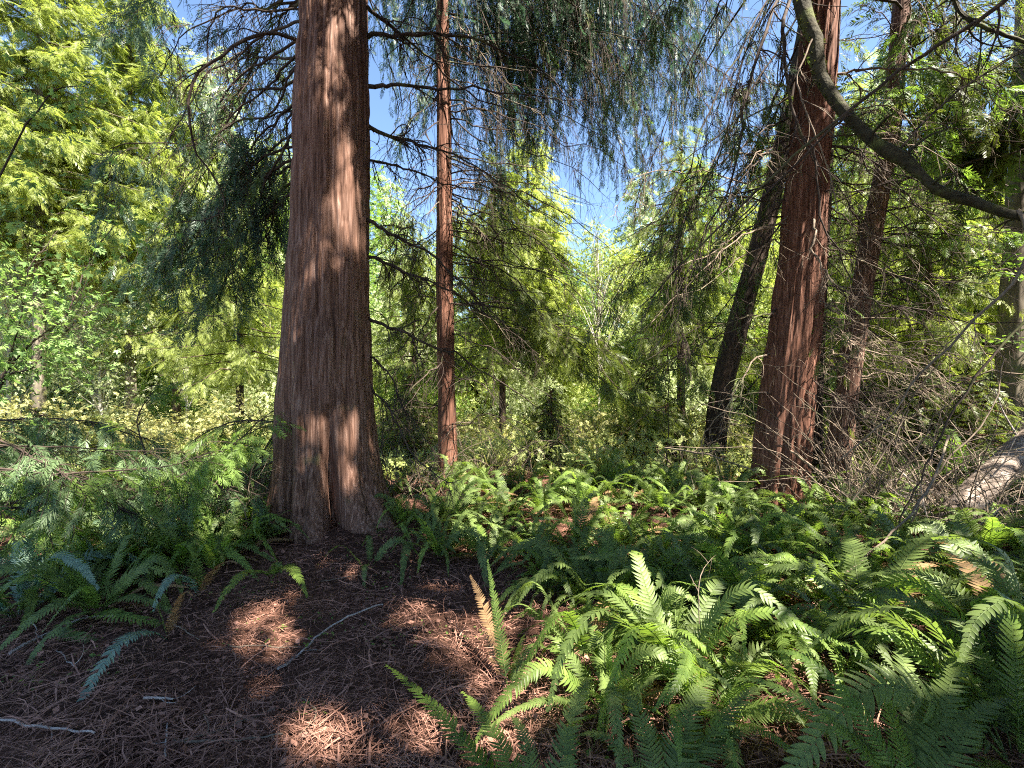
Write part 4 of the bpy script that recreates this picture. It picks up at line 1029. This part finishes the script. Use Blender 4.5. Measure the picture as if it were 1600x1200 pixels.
def low_boughs():
    rg = rng_(67)
    SPEC = [('long feathery cedar bough reaching from the left edge, upper of the low boughs', [(-120, 690, 3.9), (0, 700, 4.1), (120, 705, 4.3), (250, 708, 4.5)]),
            ('long feathery cedar bough reaching from the left edge, below the upper low bough', [(-120, 725, 3.6), (0, 735, 3.8), (120, 742, 4.0), (260, 730, 4.3), (330, 705, 4.4)]),
            ('drooping bluish cedar bough in the left shade above the ferns', [(-140, 640, 4.0), (20, 690, 4.0), (120, 750, 3.9), (200, 800, 3.9)]),
            ('cedar bough slanting up to the left flank of the massive cedar', [(180, 790, 4.4), (290, 740, 4.6), (370, 690, 4.7), (430, 640, 4.9)]),
            ('low cedar bough lying over the ferns left of the massive cedar', [(130, 770, 4.4), (230, 765, 4.6), (330, 755, 4.6), (410, 775, 4.7)]),
            ('upright cedar bough with a brown stem at left', [(235, 790, 4.8), (230, 720, 4.9), (215, 650, 5.0), (250, 600, 5.1)])]
    SPEC += [('feathery cedar bough in the sun behind the low boughs at left', [(-100, 660, 5.2), (30, 655, 5.3), (140, 660, 5.4), (240, 690, 5.5)]),
             ('short cedar bough dipping toward the bluish fern at left', [(-120, 770, 3.6), (-20, 790, 3.7), (60, 800, 3.8), (130, 830, 3.8)]),
             ('cedar bough between the low boughs and the tall green fern at left', [(60, 790, 4.6), (170, 770, 4.8), (280, 790, 4.8), (360, 810, 4.8)]),
             ('cedar bough fanning out at the left flank of the massive cedar', [(440, 660, 5.4), (380, 660, 5.3), (320, 680, 5.2), (260, 720, 5.1)]),
             ('cedar bough hanging low beside the left foot of the massive cedar', [(430, 720, 5.3), (390, 740, 5.1), (350, 770, 5.0), (320, 800, 4.9)])]
    for i, (lab, p) in enumerate(SPEC):
        path = [at(*q) for q in p]
        t = thing('cedar_bough', lab, 'bough', path[0], 'low cedar boughs at the left')
        mb, P = limb(path, .013, .004, 1200 + i, 14, (.15, .5), .5, wob=.02, sub=1); obj('stem', mb, M['limb'], t, True)
        obj('foliage', bough(path, 1250 + i, 24, (.2, .7), .19, SPRAY_FINE, .6, every=.1, t0=.02, flat=1.0), M['bough'] if i % 2 == 0 else M['midgreen'], t)
low_boughs()

# ------------------------------------------------------------------ ferns
def frond_mesh(pts, n_pin=36, wmax=.115, seed=0, length=None, lay=0.0, stipe=.12):
    """one sword-fern frond along the points; flat pinnae in two rows, curved toward the tip"""
    rg = rng_(seed); N = 60
    P = spline(pts, N); seg = np.linalg.norm(np.diff(P, axis=0), axis=1); cum = np.concatenate([[0], np.cumsum(seg)]); L = cum[-1]
    tg = unit(np.gradient(P, axis=0))
    side = unit(np.cross(tg, [0, 0, 1.0]) + np.array([1e-4, 0, 0])); nrm = np.cross(side, tg)
    if lay: side = side * math.cos(lay) + nrm * math.sin(lay); nrm = np.cross(side, tg)
    mb = MB()
    tube(P[::3], np.linspace(.0042, .0010, 20) * max(.5, L), 4, mb)
    sp = L * (1 - stipe) / n_pin
    for i in range(n_pin):
        t = stipe + (1 - stipe) * (i + .5) / n_pin; u = (t - stipe) / (1 - stipe)
        wl = wmax * L * min(1, (u + .06) / .22) ** .5 * max(.05, (1 - u)) ** .62 * 1.18
        for sg in (-1, 1):
            if rg.random() < .035: continue
            s = np.interp(min(1, t + (sg > 0) * .4 / n_pin), cum / L, np.arange(N)); k = min(N - 2, int(s)); f = s - k
            p = P[k] * (1 - f) + P[k + 1] * f; T, Sd, Nn = tg[k], side[k] * sg, nrm[k]
            ll = wl * (rg.uniform(.84, 1.08) if rg.random() > .04 else rg.uniform(.4, .7)); fw = .28 + .5 * u + rg.normal(0, .05); up = rg.normal(.10, .08)
            d = unit(Sd + T * fw + Nn * up); c = unit(T - d * (T @ d)); nn = np.cross(d, c) * sg
            hw = sp * .40
            V = []
            for q, ww, bend in ((0, .75, 0), (.12, 1.05, .0), (.5, .85, .06), (.82, .48, .2), (1, .06, .34)):
                m = p + d * ll * q + c * ll * bend * .45 - Nn * ll * .22 * q * q
                V += [m - c * hw * ww + Nn * hw * .18, m, m + c * hw * ww + Nn * hw * .18]
            Q = []
            for a in range(4):
                b = a * 3; Q += [[b, b + 1, b + 4, b + 3], [b + 1, b + 2, b + 5, b + 4]]
            mb.add(V, Q)
    return mb

def arch_pts(rise, reach, droop):
    return [(0, 0, 0), (.18 * reach, 0, .5 * rise), (.5 * reach, 0, rise), (.8 * reach, 0, rise - .35 * droop), (reach, 0, rise - droop)]
VAR = []
for i, (a, b, c) in enumerate([(.44, .76, .12), (.38, .84, .18), (.34, .88, .30), (.52, .68, .06), (.26, .94, .26), (.44, .78, .28), (.54, .66, .20), (.30, .98, .42), (.46, .70, .40), (.50, .62, .16), (.36, .80, .36), (.22, .90, .10)]):
    pts = arch_pts(a, b, c); bend = (.16, -.12, .2, -.05, -.22, .1, -.16, .24, -.2, .05, .12, -.1)[i]
    pts = [(x, bend * x * x + .02 * math.sin(9 * x + i), z) for x, y, z in pts]
    VAR.append([frond_mesh(pts, 38 + i % 5, .084, 50 + i, lay=(-.3, .25, .0, .4, -.2, .1, -.45, .5, -.6, .2, -.1, .35)[i]).mesh('frond') for _ in range(1)][0])
FM = {}
def frond_data(v, mk):
    if (v, mk) not in FM:
        me = VAR[v].copy(); me.materials.clear(); me.materials.append(M[mk]); FM[(v, mk)] = me
    return FM[(v, mk)]

def fern(loc, n, size, label, seed, mk='fern', dead=1, spread=(0, 6.28), group='sword ferns'):
    rg = rng_(seed); t = thing('sword_fern', label, 'fern', (loc[0], loc[1], loc[2] - .02), group)
    for i in range(n + dead):
        isd = i >= n
        v = int(rg.choice([2, 4, 5])) if isd else int(rg.integers(0, 12))
        m = 'fern_dead' if isd else (mk if rg.random() > .25 else ('fern_young_sunlit' if mk == 'fern' else 'fern'))
        o = bpy.data.objects.new('frond', frond_data(v, m)); COL.objects.link(o); o.parent = t
        a = spread[0] + (spread[1] - spread[0]) * (i + rg.uniform(-.3, .3)) / max(1, n)
        s = size * rg.uniform(.72, 1.12)
        o.rotation_euler = (rg.normal(0, .28), rg.normal(.0, .22) + (.25 if isd else 0), a)
        o.location = (.03 * math.cos(a), .03 * math.sin(a), 0)
        o.scale = (s, s * rg.uniform(.9, 1.1), s * (.55 if isd else rg.uniform(.8, 1.1)))
    return t

FERNS = [  # px, py of the crown, size, label
    (640, 800, .62, 'sunlit fern at the right foot of the massive cedar'), (700, 800, .72, 'fern in front of the slim cedar'), (738, 772, .62, 'upright fern touching the right side of the slim cedar'),
    (790, 785, .75, 'broad fern just right of the slim cedar'), (850, 775, .7, 'fern at the back edge, second right from the slim cedar'), (915, 775, .78, 'fern with pale sunlit fronds below the thin birch'),
    (975, 765, .65, 'shaded fern at the back edge below the yellow tree'), (1035, 775, .72, 'fern at the back edge before the leaning dark trunk'), (1095, 775, .72, 'fern at the foot of the leaning dark trunk'),
    (1150, 790, .75, 'fern touching the left foot of the rust cedar'), (1275, 805, .8, 'fern touching the right foot of the rust cedar'), (1330, 800, .72, 'fern at the foot of the thin leaning stem'),
    (1400, 810, .7, 'fern under the twig tangle'), (1530, 850, .75, 'dark fern below the fallen log'), (1620, 860, .85, 'fern at the right edge below the fallen log'),
    (690, 850, .6, 'small fern right of the massive root flare'), (770, 850, .72, 'fern in the second row in front of the slim cedar'),
    (900, 850, .78, 'fern in the second row below the thin birch'), (965, 840, .8, 'bright fern in the second row with upright sunlit fronds'),
    (1100, 855, .8, 'fern in the second row below the leaning dark trunk'), (1170, 860, .82, 'tall pale fern in front of the rust cedar'), (1330, 880, .85, 'fern in the second row below the thin leaning stem'),
    (1430, 890, .85, 'fern in front of the twig tangle'), (1540, 930, .9, 'fern at right in front of the dark one below the log'),
    (930, 925, .82, 'dark fern in the middle of the bed'), (1005, 915, .8, 'shaded fern just right of the middle of the bed'), (1090, 930, .85, 'wide green fern at the centre of the bed with a long arching frond'),
    (1180, 930, .85, 'dense green fern below the tall pale one'), (1370, 960, .95, 'wide fern with long fronds, below the twig tangle'),
    (1590, 1000, .95, 'shaded fern cut by the right edge'), (915, 1010, .7, 'fern at the edge of the litter with hanging fronds'),  (1060, 1030, .85, 'large fern in the lower middle, right of the curling one'),
    (1620, 1080, .95, 'large dark fern in the lower right corner'), (1600, 1180, .9, 'fern cut by the lower right corner'),
    (620, 752, .7, 'far fern between the massive cedar and the slim cedar'), (760, 748, .7, 'far fern at the bare bush by the slim cedar'), (820, 745, .75, 'far fern in front of the pointed conifer'), (880, 748, .7, 'far fern left of the thin birch'), (945, 745, .75, 'far fern right under the thin birch'),
    (1005, 748, .7, 'far fern right of the thin birch'), (1060, 745, .75, 'far fern left of the leaning dark trunk'), (1135, 752, .75, 'far fern right of the leaning dark trunk'), (1290, 765, .7, 'far fern between the rust cedar and the thin leaning stem'), (1370, 765, .7, 'far fern right of the thin leaning stem'),
    (700, 742, .7, 'far fern directly behind the slim cedar'), (1460, 775, .75, 'far fern behind the twig tangle'), (370, 800, .7, 'far fern behind the sunlit one left of the massive cedar'), (300, 810, .75, 'far fern under the boughs left of the massive cedar'), (180, 815, .8, 'far fern under the boughs at left'),
    (60, 880, .8, 'bluish fern at the left edge'), (140, 875, .8, 'green fern second from the left edge'), (215, 865, .82, 'tall green fern at left with upright fronds'), (290, 870, .7, 'fern with browning fronds left of the litter mound'),
    (345, 850, .68, 'sunlit fern left of the massive cedar'), (30, 940, .85, 'dark bluish fern low at the left edge'), (150, 935, .75, 'shaded fern at the edge of the litter at left'), (400, 830, .6, 'fern touching the left foot of the massive cedar'),
    (90, 810, .8, 'green fern under the low cedar boughs at left'), (835, 848, .62, 'loose fern in the second row below the broad one by the slim cedar'), (1030, 852, .66, 'bright loose fern in the second row, right of the upright sunlit one'), (1245, 868, .66, 'loose fern in the second row right of the tall pale one'), (860, 905, .55, 'small dark fern right of the patch of bare litter'),
    (970, 880, .6, 'small fern just below the upright sunlit one of the second row'), (1290, 930, .62, 'small dark fern in the right half of the bed below the loose one'),  (1205, 838, .8, 'tall fern hiding the foot of the rust cedar'), (1235, 822, .72, 'fern pressed against the right flank of the rust cedar foot'), (1575, 800, .7, 'fern growing over the lower end of the fallen log'),
    (1120, 835, .7, 'fern filling the gap between the leaning dark trunk and the rust cedar'), (905, 885, .6, 'ragged fern between the second row and the dark fern of the bed'), (1065, 890, .6, 'small olive fern between the second row and the wide green one'), (1140, 985, .62, 'ragged low fern under the dense green one'),
    (1320, 1010, .65, 'ragged low fern between the two wide ones at right'), (1010, 980, .6, 'small olive fern in a gap in the lower middle of the bed'), (1220, 1000, .62, 'small olive fern above the long bright arching fronds'), (950, 1085, .55, 'ragged fern at the lower litter edge'), (1110, 1100, .6, 'ragged low fern left of the long bright fronds'),
    (1385, 915, .6, 'small olive fern below the twig tangle'), (1500, 900, .6, 'small ragged fern between the twig tangle and the log'), 
    (575, 865, .45, 'single little fern against the root flare of the massive cedar'),
]
for i, (px, py, sz, lab) in enumerate(FERNS):
    p = on_ground(px, py + 22)
    small = 'single' in lab
    fern(p, 4 if small else 17 + (i * 5) % 6, sz * (1.12 if py < 870 else 1.08), lab, 2000 + i, 'fern_blue' if 'bluish' in lab else ('fern_young_sunlit' if ('bright' in lab or 'sunlit' in lab or 'pale' in lab) else 'fern'), 0 if small else 5)  # ferns meant as sunlit get a lighter frond colour for the sun

def hero(label, base, tips, seed, mk='fern_young_sunlit', group='sword ferns'):
    """fern whose fronds reach given points; base and tips are (px, py, depth)"""
    b = at(*base); b[2] = float(gz(b[0], b[1])) if base[1] is None else b[2]
    t = thing('sword_fern', label, 'fern', b, group)
    for i, tp in enumerate(tips):
        e = at(*tp[:3]); rise = tp[3] if len(tp) > 3 else .2; lay = tp[4] if len(tp) > 4 else 0; m = tp[5] if len(tp) > 5 else mk
        d = e - b; L = np.linalg.norm(d)
        pts = [b, b + d * .25 + np.array([0, 0, rise * .75]), b + d * .55 + np.array([0, 0, rise]), b + d * .82 + np.array([0, 0, rise * .6]), e]
        obj('frond', frond_mesh(pts, int(30 + 16 * min(1.3, L)), .088 if L > .6 else .12, seed + i, lay=lay), M[m], t)
    return t
g0 = lambda px, py: (px, py, on_ground(px, py)[1])
hero('fern at the bottom edge with two long bright green fronds beside the litter', (850, 1330, 1.55), [(604, 1040, 2.05, .06, -.2), (722, 1082, 2.0, .08, -.1), (930, 1060, 2.1, .15, 0, 'fern'), (800, 1120, 1.9, .1, .1, 'fern')], 3000)
hero('fern with one tall narrow yellow green frond standing in the litter', g0(795, 1085), [(762, 876, 2.75, .0, .9), (820, 990, 2.7, .05, .6), (735, 900, 3.0, .05, .5, 'fern_dead'), (850, 1010, 2.6, .1, .2, 'fern')], 3020)
hero('fern in the lower right with long bright arching fronds', (1440, 1290, 1.65), [(1205, 1018, 2.0, .16, .35), (1335, 1000, 2.15, .10, -.4), (1150, 1060, 1.9, .12, .2), (1400, 985, 2.3, .12, -.2, 'fern'), (1520, 1010, 2.2, .16, 0, 'fern'), (1600, 1100, 1.9, .16, 0, 'fern'), (1280, 1120, 1.9, .08, .2, 'fern')], 3040)
hero('fern at the bottom with a dense dark frond arching up to the right', (1040, 1270, 1.7), [(1230, 1060, 2.05, .12, .25, 'fern'), (1120, 1060, 2.1, .14, -.2, 'fern'), (960, 1080, 2.1, .14, .1, 'fern'), (900, 1150, 1.9, .1, .1, 'fern'), (1200, 1150, 1.9, .12, 0)], 3060, 'fern')
hero('low fern on the litter with a pale bluish frond drooping to lower left', g0(262, 1000), [(105, 1145, 2.35, .22, .15, 'fern_blue'), (225, 930, 2.9, .1, 0, 'fern'), (300, 930, 2.9, .12, 0, 'fern_dead')], 3080, 'fern_blue')
hero('little fern with a bluish drooping frond at the edge of the litter', g0(310, 935), [(238, 955, 2.95, .2, .2, 'fern_blue'), (300, 850, 3.3, .1, 0, 'fern'), (370, 880, 3.3, .1, 0, 'fern_dead')], 3090, 'fern_blue')
hero('low fern lying on the litter mound with two sunlit fronds', g0(425, 905), [(335, 955, 3.0, .15, .1), (480, 932, 3.15, .15, 0), (440, 895, 3.5, .1, 0, 'fern')], 3100)
hero('small fern with sunlit fronds just left of the massive trunk', g0(335, 900), [(425, 812, 4.0, .1, 0), (300, 850, 3.5, .12, .2), (325, 820, 3.6, .1, .1), (370, 830, 3.7, .1, 0)], 3110)

# ------------------------------------------------------------------ fallen log, dead brush and sticks
def fallen_log():
    P = spline([at(1430, 880, 4.75), at(1510, 785, 5.0), at(1590, 710, 5.4), at(1760, 570, 6.3)], 60)
    rg = rng_(81); mb = MB()
    k = 40; th = np.arange(k) / k * 6.2832
    t = unit(np.gradient(P, axis=0)); a = unit(np.cross(t, [0, 0, 1.0])); b = np.cross(a, t)
    rad = np.linspace(.11, .16, 60)[:, None] * (1 + .10 * (vnoise(np.arange(60)[:, None] * .35, th[None] * 2 / 6.28 * 4) - .5) + .10 * (vnoise(np.arange(60)[:, None] * .25, th[None] * 5) - .5))
    V = P[:, None] + rad[..., None] * (np.cos(th)[None, :, None] * a[:, None] + np.sin(th)[None, :, None] * b[:, None])
    i = np.arange(59)[:, None] * k; j = np.arange(k)[None]; j2 = (j + 1) % k
    mb.add(V.reshape(-1, 3), np.stack([i + j, i + j2, i + k + j2, i + k + j], -1).reshape(-1, 4))
    for e in (0, -1):
        mb.add(np.vstack([V[e], P[e][None]]), None, [[x, (x + 1) % k, k] for x in range(k)])
    t = thing('fallen_log', 'pale bleached fallen log rising out of the right edge', 'log', P[5])
    obj('log', mb, M['log'], t, True)
    for s in range(9):
        i = rg.integers(5, 50); d = unit(rg.normal(0, 1, 3) + [0, -.3, .4])
        m2, _ = limb([P[i], P[i] + d * .35, P[i] + d * .6 + [0, 0, .1]], .014, .004, 1300 + s, 3, (.1, .3), .2, n=8); obj('stub', m2, M['stick'], t, True)
fallen_log()

def brush():
    rg = rng_(83)
    for i, (px, py, Y, n, lab) in enumerate([(1400, 790, 5.3, 46, 'tangle of bare dead twigs right of the thin leaning stem'), (1330, 790, 5.6, 34, 'tangle of bare dead twigs at the right foot of the rust cedar'), (1490, 770, 4.9, 40, 'tangle of bare dead twigs against the fallen log'),
                                             (1570, 770, 4.6, 26, 'bare twigs sprawling over the front of the fallen log'), (640, 760, 6.0, 26, 'tangle of pale curved twigs between the massive cedar and the slim cedar'), (770, 745, 7.4, 24, 'brown bare bush just right of the slim cedar foot'), (400, 800, 4.9, 16, 'thin bare twigs at the left foot of the massive cedar'), (1050, 745, 7.8, 18, 'bare twigs behind the ferns left of the leaning dark trunk')]):
        b = at(px, py, Y); b[2] = float(gz(b[0], b[1])) - .02; mb = MB()
        for j in range(n):
            a = rg.uniform(0, 6.28); L = rg.uniform(.6, 2.4) * (1 if i < 3 else .6)
            d = np.array([math.cos(a) * .8, math.sin(a) * .5, rg.uniform(.15, 1.1)]); s = b + np.array([rg.normal(0, .25), rg.normal(0, .2), 0])
            e = s + unit(d) * L
            limb([s, s + unit(d) * L * .5 + [0, 0, .12 * L], e], .009 * rg.uniform(.5, 1.2), .0028, 1400 + i * 60 + j, 3, (.12, .4), .5, k=4, n=9, wob=.05, mb=mb, sub=1)
        solo('dead_brush', mb, M['twig'], lab, 'brush', b)
    ST = [('pale broken stick with a bright end, left of the rust cedar', [(1040, 700, 6.6), (1110, 712, 6.0), (1182, 735, 5.6)], .016), ('long grey stick slanting through the twig tangle to the ferns', [(1480, 680, 4.4), (1420, 800, 3.9), (1330, 900, 3.5), (1200, 1010, 3.1)], .012),
          ('dark slanting pole crossing the twig tangle below the mossy limb', [(1640, 470, 4.2), (1540, 570, 4.3), (1470, 690, 4.4), (1440, 760, 4.5), (1400, 840, 4.6)], .013), ('tan stick running from the rust cedar foot to the lower right', [(1235, 705, 5.6), (1300, 755, 5.2), (1345, 800, 5.0), (1400, 860, 4.7)], .013),
          ('level pale stick just right of the rust cedar', [(1255, 745, 5.6), (1330, 750, 5.4), (1410, 757, 5.2)], .009), ('thin stick rising to the right through the twig tangle', [(1280, 850, 4.9), (1340, 770, 4.9), (1420, 640, 4.9)], .009), ('bent pale stick leaning on the fallen log', [(1420, 830, 4.6), (1460, 740, 4.6), (1540, 650, 4.6), (1570, 560, 4.7)], .010),
          ('thin upright dead stem between the birch and the leaning dark trunk', [(1040, 745, 7.5), (1042, 640, 7.5), (1045, 520, 7.4)], .012), ('thin bare stem rising from the ferns in the centre of the bed', [(1095, 1075, 2.55), (1097, 990, 2.6), (1093, 930, 2.65), (1078, 898, 2.7)], .004),
          ('pale curved twig loop in front of the slim cedar', [(640, 715, 6.4), (660, 745, 6.2), (690, 752, 6.1), (705, 735, 6.1)], .008)]
    for i, (lab, p, r) in enumerate(ST):
        mb, _ = limb([at(*q) for q in p], r, r * .5, 1900 + i, 6 if r > .005 else 1, (.1, .35), .4, wob=.02, sub=1); solo('dead_stick', mb, M['limb'] if 'dark' in lab else M['twig'], lab, 'stick', at(*p[0]))
    GS = [('long pale stick lying on the litter in the middle foreground', [(428, 1056), (470, 1020), (520, 985), (598, 952)], .008, 1), ('pale stick on the litter at the lower left edge', [(-10, 1138), (70, 1150), (148, 1158)], .007, 1), ('brown stick lying level near the bottom edge at left', [(270, 1168), (350, 1165), (442, 1158)], .006, 0),
          ('thin pale twig on the slope at the left edge', [(45, 975), (80, 1010), (120, 1052)], .005, 1), ('short twig on the litter below the bluish frond', [(262, 975), (290, 995), (312, 1008)], .005, 0), ('thin twig lying level between the sunlit patches', [(360, 1018), (420, 1022), (470, 1020)], .004, 0),
          ('curved twig near the bottom edge with a forked end', [(258, 1195), (258, 1165), (262, 1142)], .005, 1), ('short pale broken chip of wood on the litter at left', [(225, 1100), (248, 1102), (270, 1103)], .008, 1), ('long thin twig along the litter toward the bottom middle', [(265, 1178), (350, 1150), (430, 1115)], .004, 0),
          ('grey branch lying on the slope below the left ferns', [(15, 1030), (70, 1000), (130, 975), (180, 970)], .010, 1), ('twig on the litter in front of the massive trunk', [(500, 915), (540, 908), (590, 905)], .004, 0), ('twig lying by the bright patch at the bottom', [(470, 1100), (490, 1115), (492, 1140)], .004, 0)]
    for i, (lab, p, r, pale) in enumerate(GS):
        q = [on_ground(*a) + np.array([0, 0, r + .022]) for a in p]
        mb, _ = limb(q, r, r * .6, 1950 + i, 2, (.05, .15), .1, wob=.03, k=6, sub=0); solo('fallen_stick', mb, M['stick'] if pale else M['twig'], lab, 'stick', q[0], 'sticks on the litter')
brush()
